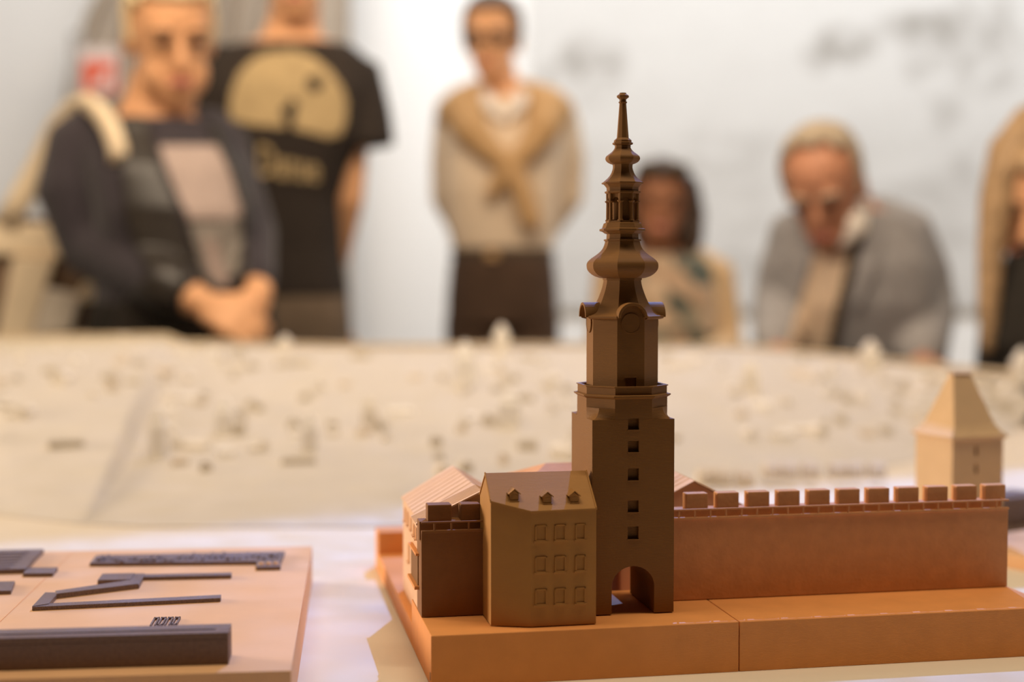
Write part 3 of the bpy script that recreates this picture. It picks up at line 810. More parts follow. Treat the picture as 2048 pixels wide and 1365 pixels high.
for k, poly in enumerate(([(-.1208, .2640), (-.0555, .2633), (-.0551, .2537), (-.1194, .2536)], [(-.1491, .2425), (-.1496, .2655), (-.1262, .2655), (-.1257, .2425)], [(-.1290, .2270), (-.1300, .2655), (-.1188, .2655), (-.1173, .2258)],
                          [(-.1717, .2086), (-.1221, .2422), (-.118, .2259), (-.169, .1987)], [(-.1776, .1641), (-.1782, .2065), (-.1689, .2055), (-.1683, .1709)], [(-.1685, .1741), (-.0562, .1881), (-.0557, .1777), (-.1776, .1641)])):
    relief_bar(t, 'raised_bar', poly, PT, z1 + .00025 * ((k * 3) % 5), o=lo_)
f_ = relief_bar(t, 'raised_block', [(-.33, .3676), (-.2132, .3677), (-.2127, .3367), (-.2101, .2884), (-.33, .2872)], PT, z1 + .001, o=lo_)
for k in range(6): MB().box((-.325, .293 + k * .012, z1 + .001), (-.222, .296 + k * .012, z1 + .0016)).build('rib', M_BLACKTOP, f_, lo_, bevel=.0003)
relief_bar(t, 'raised_tab', [(-.2090, .2760), (-.21, .2976), (-.1879, .2971), (-.187, .2749)], PT, z1, o=lo_)
relief_bar(t, 'raised_tab', [(-.33, .2498), (-.2083, .2492), (-.2036, .2172), (-.33, .2143)], PT, z1, o=lo_)
for k in range(4):        # small looped relief marks behind the block
    u = -.0935 + k * .0044
    q = MB()
    q.box((u, .1105, PT), (u + .0010, .1310, PT + .0016)).box((u + .0026, .1105, PT), (u + .0036, .1310, PT + .0016)).box((u, .1290, PT), (u + .0036, .1310, PT + .0016))
    if k % 2: q.box((u, .1105, PT), (u + .0036, .1125, PT + .0016))
    q.build('raised_mark', M_BLACKTOP, t, lo_)
MB().prism_z([(-.1675, .0420), (-.0752, .0420), (-.0752, .0784), (-.25, .0784), (-.25, .0420)], PT, PT + .006).build('raised_step', M_BLACKTOP, t, lo_, bevel=.0003)

bo = (-.14, .026, PT)
t = thing('black_relief_block', 'long black block with a slot along its top, front left', 'block', LF.W(*bo), LF.a)
MB().box((-.36, .0160, PT + .0003), (-.0360, .0372, PT + .0150)).build('body', M_BLACK, t, bo, bevel=.0004)
MB().box((-.36, .0160, PT + .0150), (-.0360, .0232, PT + .0187)).build('front_strip', M_BLACK, t, bo, bevel=.0003)
MB().box((-.36, .0262, PT + .0150), (-.0360, .0372, PT + .0187)).build('back_strip', M_BLACKTOP, t, bo, bevel=.0003)
MB().box((-.0440, .0232, PT + .0150), (-.0360, .0262, PT + .0187)).build('slot_end', M_BLACK, t, bo)

# right plate with its black block
RF = Fr((.462, 1.175, ZT), 32)
t = thing('tactile_plan_plate', 'orange plate at the right edge beyond the end of the long wall', 'plate', RF.W(.1, .06, 0), RF.a)
MB().box((0, 0, 0), (.2, .13, .012)).build('slab', M_PLATE, t, (.1, .06, 0), bevel=.0004)
t.parent = None
bo = (.08, .2, 0)
t = thing('black_relief_block', 'black block at the right edge behind the orange plate', 'block', RF.W(*bo), RF.a)
MB().box((-.02, .165, 0), (.2, .21, .006)).build('foot', M_BLACKTOP, t, bo, bevel=.0004)
MB().box((-.02, .175, .006), (.2, .215, .030)).build('body', M_BLACK, t, bo, bevel=.0004)
MB().box((-.02, .175, .030), (.2, .185, .034)).build('top_strip', M_BLACKTOP, t, bo, bevel=.0003)
MB().box((-.02, .192, .030), (.2, .215, .034)).build('top_strip', M_BLACKTOP, t, bo, bevel=.0003)

# ------------------------------------------------------------------ people
HEAD = [(0.0, .016, .078, -.045), (0.05, .032, .088, -.02), (0.13, .046, .091, .01), (0.22, .055, .089, .04), (0.33, .063, .088, .072), (0.46, .071, .087, .090), (0.58, .0755, .089, .099), (0.70, .0755, .089, .102), (0.80, .071, .083, .097), (0.89, .059, .065, .083), (0.96, .038, .040, .055), (1.0, .012, .012, .018)]


class Head:
    """centre at half height; local forward is -y"""

    def __init__(s, c, h=.235, yaw=0, pitch=0, roll=0):
        s.c = Vector(c); s.k = h / .235; s.h = h
        s.R = (Matrix.Rotation(math.radians(yaw), 3, 'Z') @ Matrix.Rotation(math.radians(pitch), 3, 'X') @ Matrix.Rotation(math.radians(roll), 3, 'Y'))

    def P(s, x, y, z): return s.c + s.R @ (Vector((x, y, z)) * s.k)

    def ring(s, t, hw, yf, yb, n=24, g=1.0, lift=0.0):
        cy = (yb - yf) / 2; d = (yf + yb) / 2
        return [s.P(hw * g * math.sin(2 * PI * j / n), cy - d * g * math.cos(2 * PI * j / n), (t - .5) * .235 + lift) for j in range(n)]

    def skull(s, mb):
        mb.loft([s.ring(*r) for r in HEAD])
        mb.tube([s.P(0, -.080, .018), s.P(0, -.098, -.012), s.P(0, -.106, -.030), s.P(0, -.092, -.040)], [.008, .011, .0145, .010], 8)
        for sx in (-1, 1):
            mb.ell(s.P(sx * .078, .006, -.012), (.010, .020, .032), s.R)
            mb.ell(s.P(sx * .033, -.084, .026), (.022, .010, .009), s.R)
        mb.ell(s.P(0, -.090, -.072), (.024, .012, .010), s.R)

    def features(s, t, o, lips=M_LIP, brow=M_BROW):
        for sx in (-1, 1):
            MB().ell(s.P(sx * .032, -.0905, .008), (.0135 * s.k, .006 * s.k, .0065 * s.k), s.R).build('eye', M_EYE, t, o, smooth=True)
            MB().tube([s.P(sx * .015, -.0945, .026), s.P(sx * .032, -.0965, .031), s.P(sx * .050, -.086, .026)], .0045 * s.k, 6).build('eyebrow', brow, t, o, smooth=True)
        MB().ell(s.P(0, -.0985, -.0645), (.025 * s.k, .007 * s.k, .0085 * s.k), s.R).build('mouth', lips, t, o, smooth=True)

    def hair(s, t, o, m, g=1.09, front=1.0, low=.18, hairline=.80, name='hair', sub=1):
        n = 32; ts = [low + (1 - low) * i / 16 for i in range(17)]
        rings = []
        for q in ts:
            for a, b in zip(HEAD, HEAD[1:]):
                if a[0] <= q <= b[0] + 1e-9:
                    f = (q - a[0]) / (b[0] - a[0]); r = [x + (y - x) * f for x, y in zip(a, b)]; break
            rings.append(s.ring(q, r[1], r[2], r[3], n, g if q < .97 else 1.05, .012 * max(0, (q - .6) / .4)))
        mb = MB(); vs = [p for r in rings for p in r]; fs = []
        for i in range(16):
            for j in range(n):
                th = (j + .5) / n * 2 * PI; th = min(th, 2 * PI - th); q = (ts[i] + ts[i + 1]) / 2
                lim = front * (1.45 if q < .42 else (1.25 if q < hairline - .06 else (.95 if q < hairline else 0)))
                if th < lim: continue
                a = i * n + j; b = i * n + (j + 1) % n; fs.append((a, b, b + n, a + n))
        fs.append(tuple(16 * n + j for j in range(n)))
        mb.add(vs, fs)
        used = sorted({i for f in mb.f for i in f}); ix = {k: i for i, k in enumerate(used)}
        mb.v = [mb.v[k] for k in used]; mb.f = [tuple(ix[i] for i in f) for f in mb.f]
        return mb.build(name, m, t, o, smooth=True, solid=.012 * s.k)


def oval(c, hw, hd, yaw=0, n=28, e=.82):
    c = Vector(c); a = math.radians(yaw); out = []
    for j in range(n):
        th = 2 * PI * j / n; x = math.copysign(abs(math.cos(th)) ** e, math.cos(th)) * hw; y = math.copysign(abs(math.sin(th)) ** e, math.sin(th)) * hd
        out.append(c + Vector((x * math.cos(a) - y * math.sin(a), x * math.sin(a) + y * math.cos(a), 0)))
    return out


def torso(mb, rows, yaw=0, grow=0.0): return mb.loft([oval(c, hw + grow, hd + grow, yaw) for c, hw, hd in rows])


def hand(mb, wrist, d, up, thumb_side, k=1.0, curl=0.6):
    """palm, four unequal bent fingers and a thumb leaving the side of the palm"""
    wrist, d, up = Vector(wrist), Vector(d).normalized(), Vector(up).normalized()
    up = (up - d * up.dot(d)).normalized(); side = d.cross(up) * thumb_side
    mb.tube([wrist - d * .01 * k, wrist + d * .03 * k], [.026 * k, .028 * k], 12, flat=.75)
    for i in range(4): mb.tube([wrist + d * .02 * k + side * (.020 - .013 * i) * k, wrist + d * .088 * k + side * (.030 - .020 * i) * k], [.0165 * k, .0125 * k], 8)
    for i, l in enumerate((.068, .078, .072, .056)):
        b = wrist + d * .088 * k + side * (.030 - .020 * i) * k; pts = [b]; ang = 0; p = b
        for j, s in enumerate((.45, .32, .23)):
            ang += curl * (.8 if j == 0 else 1.0)
            p = p + (d * math.cos(ang) - up * math.sin(ang)) * l * s * k; pts.append(p)
        mb.tube(pts, [.0098 * k, .0092 * k, .0085 * k, .0075 * k], 8)
    b = wrist + d * .030 * k + side * .026 * k
    mb.tube([b, b + (side * .7 + d * .7) * .034 * k - up * .006 * k, b + (side * .35 + d * .9) * .062 * k - up * .016 * k], [.014 * k, .0115 * k, .009 * k], 8)


def decal(t, o, name, surf, polys, m, off=.004, step=5):
    """flat print lying on a garment: cells of the outline dropped onto the cloth surface"""
    me = surf.data; mw = Matrix.Translation(Vector(o))
    bv = BVHTree.FromPolygons([mw @ v.co for v in me.vertices], [tuple(p.vertices) for p in me.polygons])
    mb = MB(); cam_p = Vector((0, 0, CAM_Z)); cache = {}

    def vert(i, j):
        if (i, j) not in cache:
            r = ray(i * step, j * step).normalized(); h = bv.ray_cast(cam_p, r)
            if h[0] is None: cache[(i, j)] = None
            else: mb.v.append(h[0] - r * off); cache[(i, j)] = len(mb.v) - 1
        return cache[(i, j)]

    def inside(x, y, poly):
        c = False
        for (x1, y1), (x2, y2) in zip(poly, poly[1:] + poly[:1]):
            if (y1 > y) != (y2 > y) and x < (x2 - x1) * (y - y1) / (y2 - y1) + x1: c = not c
        return c
    for poly in polys:
        xs = [p[0] for p in poly]; ys = [p[1] for p in poly]
        for i in range(int(min(xs) // step), int(max(xs) // step) + 1):
            for j in range(int(min(ys) // step), int(max(ys) // step) + 1):
                if inside((i + .5) * step, (j + .5) * step, poly):
                    q = [vert(i, j), vert(i + 1, j), vert(i + 1, j + 1), vert(i, j + 1)]
                    if None not in q: mb.f.append(tuple(q))
    return mb.build(name, m, t, o, smooth=True)


def legs(mb, hip, gap, r0, r1, foot_z=.07, dy=0.0):
    hip = Vector(hip)
    for sx in (-1, 1):
        mb.tube([hip + Vector((sx * gap, 0, 0)), Vector((hip.x + sx * gap, hip.y + dy * .5 - .01, (hip.z + foot_z) / 2)), Vector((hip.x + sx * gap, hip.y + dy, foot_z))], [r0, (r0 + r1) / 2, r1], 14)


def shoes(t, o, x, y, gap, m=None):
    for sx in (-1, 1):
        mb = MB().ell((x + sx * gap, y - .05, .045), (.045, .125, .045)); mb.v = [Vector((p.x, p.y, max(p.z, .002))) for p in mb.v]
        mb.build('shoe', m or M_STRAP, t, o, smooth=True)


# ---- 1: blond woman, hands clasped
Y = 2.98
P = lambda x, y, d=0: at(x, y, Y + d)
t = thing('person', 'person with cropped blond hair in dark navy top and black leather vest, hands clasped', 'person', (P(365, 600).x, Y + .02, 0)); o = Vector(t.location)
hd = Head(P(340, 74, -.02), .258, 26, 20, -4)
hip = P(365, 640)
rows = [(P(330, 222, .03), .060, .058), (P(318, 240, .03), .125, .075), (P(312, 275, .03), .165, .095), (P(335, 340, .01), .168, .125), (P(355, 430, 0), .165, .145), (P(360, 520, .02), .165, .145), (P(365, 600, .03), .182, .150), (P(365, 690, .04), .195, .160), (P(365, 800, .04), .185, .15)]
b = MB(); hd.skull(b)
for sx in (-1, 1): b.ell(hd.P(sx * .034, -.048, -.058), (.031, .036, .046), hd.R)      # full cheeks and jaw
b.tube([P(332, 150, .02), P(322, 195, .035), P(315, 240, .04)], [.070, .073, .085], 14)
torso(b, rows, 8, -.018)
RS, RE, RW = P(172, 285, .03), P(198, 490, .02), P(352, 582, -.16)
LS, LE, LW = P(432, 290, .06), P(496, 470, .04), P(508, 575, -.10)
b.tube([RS, RS.lerp(RE, .5), RE, RE.lerp(RW, .5), RW, RW.lerp(P(430, 618, -.20), .7)], [.055, .055, .052, .048, .040, .030], 12)
b.tube([LS, LE, LW, P(518, 598, -.13)], [.05, .045, .034, .028], 12)
hand(b, P(405, 607, -.185), P(500, 655, -.215) - P(405, 607, -.185), (0, -.8, .5), -1, 1.0, .55)
hand(b, P(520, 585, -.135), P(478, 655, -.165) - P(520, 585, -.135), (0.3, -1, .1), 1, .95, .5)
legs(b, P(365, 780, .05), .095, .085, .05)
b.build('body', M_SKIN, t, o, voxel=.0055, soft=3)
hd.features(t, o)
hd.hair(t, o, M_BLOND, 1.07, 1.05, .46, .82)
sh = MB(); torso(sh, rows[1:], 8, 0)
sh.tube([RS + Vector((.03, 0, .02)), RS, RS.lerp(RE, .45) + Vector((-.026, 0, 0)), RE, RE.lerp(RW, .5), RW.lerp(RE, .02)], [.070, .080, .092, .084, .070, .056], 16)
sh.tube([LS + Vector((-.03, 0, .02)), LS, LE, LW.lerp(LE, .08)], [.07, .07, .062, .046], 14)
shirt = sh.build('shirt', M_NAVY, t, o, voxel=.008, soft=6)
# open leather vest: two front panels and a back panel
for nm, cols in (('vest_panel', [(205, 300), (235, 372), (245, 400), (240, 412), (238, 420), (235, 440)]), ):
    pass
v1 = decal(t, o, 'vest_panel', shirt, [[(240, 225), (292, 240), (318, 330), (358, 430), (385, 500), (400, 560), (420, 690), (215, 690), (250, 600), (300, 545), (268, 480), (250, 420), (246, 330), (225, 270), (195, 225)]], M_LEATHER, .014)
v2 = decal(t, o, 'vest_panel', shirt, [[(412, 235), (440, 250), (476, 330), (500, 400), (492, 560), (480, 690), (470, 690), (478, 560), (488, 420), (462, 340), (428, 270)]], M_LEATHER, .014)
for v in (v1, v2):
    md = v.modifiers.new('s', 'SOLIDIFY'); md.thickness = .008; md.offset = 0
decal(t, o, 'rose_print', shirt, [[(318, 288), (440, 292), (468, 330), (500, 395), (492, 432), (440, 442), (378, 440), (352, 380), (330, 330)]], M_PINKP, .005)
decal(t, o, 'grey_print', shirt, [[(378, 446), (495, 440), (488, 540), (450, 560), (430, 575), (405, 540)]], M_GREYP, .005)
decal(t, o, 'pale_print', shirt, [[(405, 475), (432, 480), (452, 545), (462, 578), (440, 575), (418, 545)]], M_PINKP, .007)
tr = MB(); torso(tr, rows[6:], 8, .004); legs(tr, P(365, 780, .05), .095, .105, .075)
tr.build('trousers', M_BLKCLOTH, t, o, voxel=.011)
shoes(t, o, P(365, 780).x, Y + .05, .095)

# her bag: cream strap over the shoulder, big canvas bag behind the arm
t = thing('shoulder_bag', 'cream canvas bag with pale straps and brown patches on the blond woman shoulder', 'bag', P(60, 690, .18)); o = Vector(t.location)
Q = lambda x, y, d=.17: at(x, y, Y + d + .10)
mb = MB().loft([[Q(-60, 705, .08), Q(170, 705, .10), Q(170, 705, .30), Q(-60, 705, .30)], [Q(-60, 560, .08), Q(190, 560, .10), Q(190, 560, .32), Q(-60, 560, .32)], [Q(-60, 470, .09), Q(155, 500, .10), Q(155, 500, .30), Q(-60, 470, .30)], [Q(-50, 425, .12), Q(120, 440, .12), Q(120, 440, .26), Q(-50, 425, .26)]])
bag = mb.build('bag_body', M_BAGD, t, o, bevel=.01, seg=3)
MB().loft([[Q(-50, 508, .065), Q(165, 520, .075), Q(165, 520, .10), Q(-50, 508, .10)], [Q(-50, 445, .07), Q(135, 450, .075), Q(135, 450, .10), Q(-50, 445, .10)]]).build('top_band', M_BAG, t, o, bevel=.006)
MB().loft([[Q(-10, 690, .05), Q(55, 690, .05), Q(55, 690, .09), Q(-10, 690, .09)], [Q(25, 515, .05), Q(110, 518, .05), Q(110, 518, .09), Q(25, 515, .09)]]).build('wide_strap', M_BAG, t, o, bevel=.006)
MB().loft([[Q(62, 672, .055), Q(140, 665, .055), Q(140, 665, .09), Q(62, 672, .09)], [Q(90, 575, .055), Q(165, 590, .055), Q(165, 590, .09), Q(90, 575, .09)]]).build('pocket', M_BAGW, t, o, bevel=.006)
MB().loft([[Q(130, 690, .055), Q(185, 690, .055), Q(185, 690, .09), Q(130, 690, .09)], [Q(150, 668, .055), Q(180, 665, .055), Q(180, 665, .09), Q(150, 668, .09)]]).build('corner_patch', M_BAGW, t, o, bevel=.004)
MB().loft([[Q(150, 600, .05), Q(185, 605, .05), Q(185, 605, .09), Q(150, 600, .09)], [Q(165, 568, .05), Q(200, 548, .05), Q(200, 548, .09), Q(165, 568, .09)]]).build('side_tab', M_BAG, t, o, bevel=.004)
mb = MB(); pts = [(238, 325, -.115), (236, 295, -.120), (222, 255, -.105), (200, 222, -.075), (172, 203, -.03), (148, 212, .04), (120, 250, .12), (80, 330, .16), (40, 400, .17), (10, 450, .17)]
L = []; R_ = []
for i, (x, y, d) in enumerate(pts):
    a_ = Vector(pts[min(i + 1, len(pts) - 1)][:2] + (0,)); b_ = Vector(pts[max(i - 1, 0)][:2] + (0,)); tg = (a_ - b_).normalized(); n_ = Vector((-tg.y, tg.x, 0)); w2 = 19 if i < 6 else 24
    L.append(at(x + n_.x * w2, y + n_.y * w2, Y + d)); R_.append(at(x - n_.x * w2, y - n_.y * w2, Y + d))
mb.loft([[a_, b_] for a_, b_ in zip(L, R_)], cap=False, closed=False)
mb.build('shoulder_strap', M_BAG, t, o, smooth=True, solid=.008)

# ---- 2: tall man in black printed t-shirt
Y = 3.55
P = lambda x, y, d=0: at(x, y, Y + d)
t = thing('person', 'tall person in black t-shirt with straw coloured moon print, arms behind the back', 'person', (P(585, 600).x, Y, 0)); o = Vector(t.location)
hd = Head(P(592, -62, -.03), .24, 6, 12, 0)
rows = [(P(582, 72, .02), .075, .065), (P(582, 90, .02), .150, .085), (P(578, 120, .02), .200, .100), (P(575, 180, 0), .205, .118), (P(572, 270, 0), .195, .122), (P(580, 330, .01), .150, .115), (P(580, 400, .02), .122, .108), (P(588, 500, .03), .120, .105), (P(600, 595, .03), .124, .108)]
b = MB(); hd.skull(b); b.tube([P(592, -20, .02), P(588, 40, .03), P(584, 90, .03)], [.062, .064, .085], 14)
torso(b, rows, -4, -.015)
RS, RE = P(705, 165, .03), P(697, 400, .05); RW = P(675, 520, .14)
LS, LE = P(428, 160, .03), P(438, 400, .12); LW = P(510, 540, .19)
for s_0, e_0, w_0 in ((RS, RE, RW), (LS, LE, LW)): b.tube([s_0, e_0, w_0], [.052, .040, .030], 12)
hand(b, RW, P(600, 580, .20) - RW, (0, 1, 0), 1, 1.0, .5); hand(b, LW, P(575, 570, .22) - LW, (0, 1, 0), -1, 1.0, .5)
legs(b, P(598, 680, .04), .070, .075, .05)
b.build('body', M_SKIN, t, o, voxel=.0065, soft=3)
hd.features(t, o); hd.hair(t, o, M_BRHAIR, 1.08, 1.0, .3, .80)
sh = MB(); torso(sh, rows[1:], -4, 0)
sh.tube([RS + Vector((-.06, 0, .03)), RS, P(718, 235, .03), P(724, 296, .03)], [.075, .082, .082, .084], 16, ends=False)
sh.tube([LS + Vector((.06, 0, .03)), LS, P(420, 235, .03), P(418, 296, .03)], [.075, .082, .08, .08], 16, ends=False)
shirt = sh.build('tshirt', M_TEE, t, o, voxel=.008, soft=5)
dome = [(462, 240), (458, 215), (464, 180), (478, 145), (505, 118), (540, 102), (590, 100), (625, 112), (660, 140), (685, 175), (695, 205), (692, 245), (680, 272), (655, 276), (620, 266), (580, 256), (520, 252)]
decal(t, o, 'moon_print', shirt, [dome], M_PRINT, .005, 3)
decal(t, o, 'dark_dot_print', shirt, [[(616, 156), (630, 149), (644, 158), (646, 172), (634, 182), (620, 178), (613, 168)]], M_TEE, .009, 2)
decal(t, o, 'dark_figure_print', shirt, [[(560, 224), (574, 208), (586, 196), (596, 208), (590, 226), (585, 258), (573, 258), (569, 236)]], M_TEE, .009, 2)
# lettering below the print, mapped on to the cloth
fc = bpy.data.curves.new('lettering', 'FONT'); fc.body = 'Danse'; fc.offset = .022; fo = bpy.data.objects.new('lettering', fc); COL.objects.link(fo)
dg = bpy.context.evaluated_depsgraph_get(); dg.update(); tm = bpy.data.meshes.new_from_object(fo.evaluated_get(dg)); bpy.data.objects.remove(fo)
bm = bmesh.new(); bm.from_mesh(tm); bmesh.ops.triangulate(bm, faces=bm.faces); bm.to_mesh(tm); bm.free()
xs = [v.co.x for v in tm.vertices]; ys = [v.co.y for v in tm.vertices]
bv = BVHTree.FromPolygons([o + v.co for v in shirt.data.vertices], [tuple(p.vertices) for p in shirt.data.polygons])
mb = MB(); vv = []
for v in tm.vertices:
    fx = (v.co.x - min(xs)) / (max(xs) - min(xs)); fy = (v.co.y - min(ys)) / (max(ys) - min(ys))
    r = ray(517 + 122 * fx, 352 + 14 * fx - (66 - 14 * fx) * fy).normalized(); h = bv.ray_cast(Vector((0, 0, CAM_Z)), r); vv.append((h[0] if h[0] else Vector((0, Y, 1))) - r * .006)
mb.add(vv, [tuple(p.vertices) for p in tm.polygons]).build('lettering', M_PRINT, t, o)
tr = MB(); torso(tr, [(P(600, 560, .03), .118, .098), (P(600, 640, .03), .128, .112), (P(598, 730, .04), .135, .12)], -4, 0); legs(tr, P(598, 700, .04), .070, .090, .065)
tr.build('trousers', M_TAUPE, t, o, voxel=.011)
shoes(t, o, P(598, 700).x, Y + .04, .070)

# ---- 3: man with glasses, sweater over the shoulders
Y = 4.25
P = lambda x, y, d=0: at(x, y, Y + d)
t = thing('person', 'person with glasses, cream shirt, tan sweater knotted over shoulders and brown trousers', 'person', (P(1005, 600).x, Y, 0)); o = Vector(t.location)
hd = Head(P(984, 78, -.03), .238, -10, 12, 0)
rows = [(P(1008, 182, .02), .060, .058), (P(1010, 198, .02), .125, .078), (P(1012, 228, .02), .178, .095), (P(1008, 300, 0), .180, .118), (P(1003, 380, 0), .172, .118), (P(1003, 450, .01), .165, .112), (P(1005, 500, .01), .150, .105)]
b = MB(); hd.skull(b); b.tube([P(990, 120, .02), P(1000, 165, .025), P(1008, 200, .03)], [.056, .055, .07], 14)
torso(b, rows, 4, -.016)
RS, RE, RW = P(1120, 240, .03), P(1136, 390, .09), P(1060, 500, .17)
LS, LE, LW = P(905, 240, .03), P(895, 395, .09), P(950, 500, .17)
for s_0, e_0, w_0 in ((RS, RE, RW), (LS, LE, LW)): b.tube([s_0, e_0, w_0], [.048, .038, .030], 12)
hand(b, RW, P(1000, 520, .18) - RW, (0, 1, 0), 1, 1.0, .5); hand(b, LW, P(1000, 510, .20) - LW, (0, 1, 0), -1, 1.0, .5)
legs(b, P(1005, 620, .03), .082, .075, .05)
b.build('body', M_SKIN, t, o, voxel=.007, soft=3)
hd.features(t, o); hd.hair(t, o, M_BRHAIR, 1.10, 1.0, .42, .84)
gl = MB()
for sx in (-1, 1):
    ring = [hd.P(sx * .033 + .024 * math.cos(2 * PI * i / 18), -.103, .008 + .019 * math.sin(2 * PI * i / 18)) for i in range(19)]
    gl.tube(ring, .0030, 6, ends=False); gl.tube([hd.P(sx * .057, -.101, .014), hd.P(sx * .078, .0, .010)], .0025, 6)
gl.tube([hd.P(-.010, -.104, .012), hd.P(.010, -.104, .012)], .003, 6)
gl.build('glasses', M_STRAP, t, o, smooth=True)
sh = MB(); torso(sh, rows[1:], 4, 0)
sh.tube([RS + Vector((-.05, 0, .03)), RS, P(1134, 320, .06), RE, RW], [.06, .060, .056, .052, .042], 14)
sh.tube([LS + Vector((.05, 0, .03)), LS, P(898, 320, .06), LE, LW], [.06, .060, .056, .052, .042], 14)
shirt = sh.build('shirt', M_CREAM, t, o, voxel=.008, soft=5)
for sx, pts in ((-1, [(962, 176, -.03), (974, 204, -.085), (1002, 236, -.115)]), (1, [(1048, 176, -.03), (1042, 204, -.085), (1014, 236, -.115)])):
    MB().tube([P(*p) for p in pts], [.016, .022, .010], 8, flat=.5).build('collar', M_COLLAR, t, o, smooth=True)
sw = MB()
sw.tube([P(960, 178, -.03), P(930, 205, -.03), P(898, 228, .0), P(892, 250, .02)], [.03, .055, .05, .03], 12)
sw.tube([P(1052, 178, -.03), P(1090, 205, -.03), P(1122, 226, .0), P(1130, 246, .02)], [.03, .055, .05, .03], 12)
sw.tube([P(925, 215, -.06), P(945, 265, -.125), P(985, 305, -.145), P(1020, 330, -.15)], [.066, .052, .036, .03], 12)
sw.tube([P(1095, 215, -.06), P(1085, 260, -.125), P(1055, 300, -.145), P(1025, 328, -.15)], [.066, .052, .036, .03], 12)
sw.tube([P(940, 190, .05), P(1005, 182, .09), P(1075, 190, .05)], [.04, .05, .04], 12)
sw.ell(P(1020, 333, -.155), (.034, .028, .03))
sw.tube([P(1012, 335, -.15), P(995, 365, -.145), P(982, 392, -.14)], [.026, .024, .020], 10)
sw.tube([P(1028, 335, -.155), P(1045, 385, -.15), P(1064, 445, -.145)], [.030, .034, .032], 10)
sw.build('sweater', M_TAN, t, o, voxel=.008, soft=4)
tr = MB(); torso(tr, [(P(1005, 497, .01), .146, .102), (P(1005, 530, .01), .158, .115), (P(1005, 600, .02), .168, .12), (P(1005, 650, .03), .168, .12)], 4, 0); legs(tr, P(1005, 640, .03), .084, .092, .07)
tr.build('trousers', M_BROWN, t, o, voxel=.011)
q = MB(); q.loft([oval(P(1005, 500 + 14 * k, .01), .153, .109, 4) for k in (0, 1)], cap=False); q.build('belt', M_STRAP, t, o, solid=.005)
MB().box(P(972, 518, -.115), P(996, 500, -.108)).build('belt_buckle', M_TAN, t, o, bevel=.002)
shoes(t, o, P(1005, 640).x, Y + .03, .084)

# ---- 4: seated dark haired woman behind the spire
Y = 4.05
P = lambda x, y, d=0: at(x, y, Y + d)
t = thing('person', 'seated dark haired person in beige cardigan and patterned blouse behind the spire', 'person', (P(1330, 600).x, Y + .05, 0)); o = Vector(t.location)
hd = Head(P(1322, 408, -.03), .225, -6, 4, 3)
rows = [(P(1328, 492, .02), .055, .05), (P(1328, 508, .02), .115, .075), (P(1328, 530, .02), .148, .09), (P(1328, 590, 0), .150, .115), (P(1330, 660, 0), .155, .12), (P(1330, 760, .02), .15, .12), (P(1330, 860, .04), .165, .13)]
zs_ = .47
rows.append((Vector((P(1330, 860).x, Y + .05, zs_ + .06)), .18, .15))
b = MB(); hd.skull(b); b.tube([P(1326, 440, .02), P(1327, 480, .03), P(1328, 515, .03)], [.05, .05, .065], 14); torso(b, rows, 0, -.016)
arms = []
for sx in (-1, 1):
    s_0, e_0, w_0 = P(1328 + sx * 100, 545, .02), P(1330 + sx * 120, 690, 0), P(1330 + sx * 60, 735, -.22)
    arms.append((s_0, e_0, w_0)); b.tube([s_0, e_0, w_0], [.045, .038, .027], 12); hand(b, w_0, P(1330 + sx * 20, 740, -.28) - w_0, (0, 0, 1), -sx, .92, .35)
kn = [Vector((P(1330, 600).x + sx * .10, Y - .36, zs_ + .05)) for sx in (-1, 1)]
for sx, k_ in zip((-1, 1), kn): b.tube([Vector((k_.x, Y + .03, zs_ + .08)), k_, Vector((k_.x, Y - .38, .08))], [.075, .06, .045], 12)
b.build('body', M_SKIN_TAN, t, o, voxel=.0065, soft=3)
hd.features(t, o); hd.hair(t, o, M_DARKHAIR, 1.12, .92, .2, .80)
hr = MB()
hr.tube([P(1372, 370, .03), P(1382, 430, .02), P(1380, 480, 0), P(1370, 525, -.02)], [.040, .042, .040, .018], 10)
hr.tube([P(1284, 375, .03), P(1278, 430, .03), P(1282, 490, .02)], [.036, .036, .02], 10)
hr.build('long_hair', M_DARKHAIR, t, o, voxel=.008, soft=3)
q = MB()
for sx in (-1, 1): q.ell(hd.P(sx * .040, -.072, .105), (.034, .012, .018), hd.R)
q.tube([hd.P(-.075, -.02, .098), hd.P(-.04, -.078, .105), hd.P(.04, -.078, .105), hd.P(.075, -.02, .098)], .005, 6)
q.build('sunglasses', M_STRAP, t, o, smooth=True)
sh = MB(); torso(sh, rows[1:], 0, 0); sh.build('blouse', M_BLOUSE, t, o, voxel=.008)
sh = t.children[-1]
decal(t, o, 'neckline', sh, [[(1292, 500), (1362, 500), (1346, 540), (1322, 640), (1304, 600), (1290, 540)]], M_SKIN_TAN, .006)
cd = MB()
for (s_0, e_0, w_0), sx in zip(arms, (-1, 1)):
    cd.tube([s_0 + Vector((-sx * .05, 0, .02)), s_0, e_0, w_0.lerp(e_0, .2)], [.055, .062, .055, .04], 14)
cd.build('sleeves', M_BEIGE, t, o, voxel=.008)
v = decal(t, o, 'cardigan_panel', sh, [[(1372, 512), (1424, 512), (1440, 560), (1446, 690), (1372, 690), (1366, 600)]], M_BEIGE, .02)
v.modifiers.new('s', 'SOLIDIFY').thickness = .012
v = decal(t, o, 'cardigan_panel', sh, [[(1230, 512), (1282, 512), (1290, 600), (1284, 690), (1215, 690), (1215, 560)]], M_BEIGE, .02)
v.modifiers.new('s', 'SOLIDIFY').thickness = .012
tr = MB(); torso(tr, rows[-2:], 0, .01)
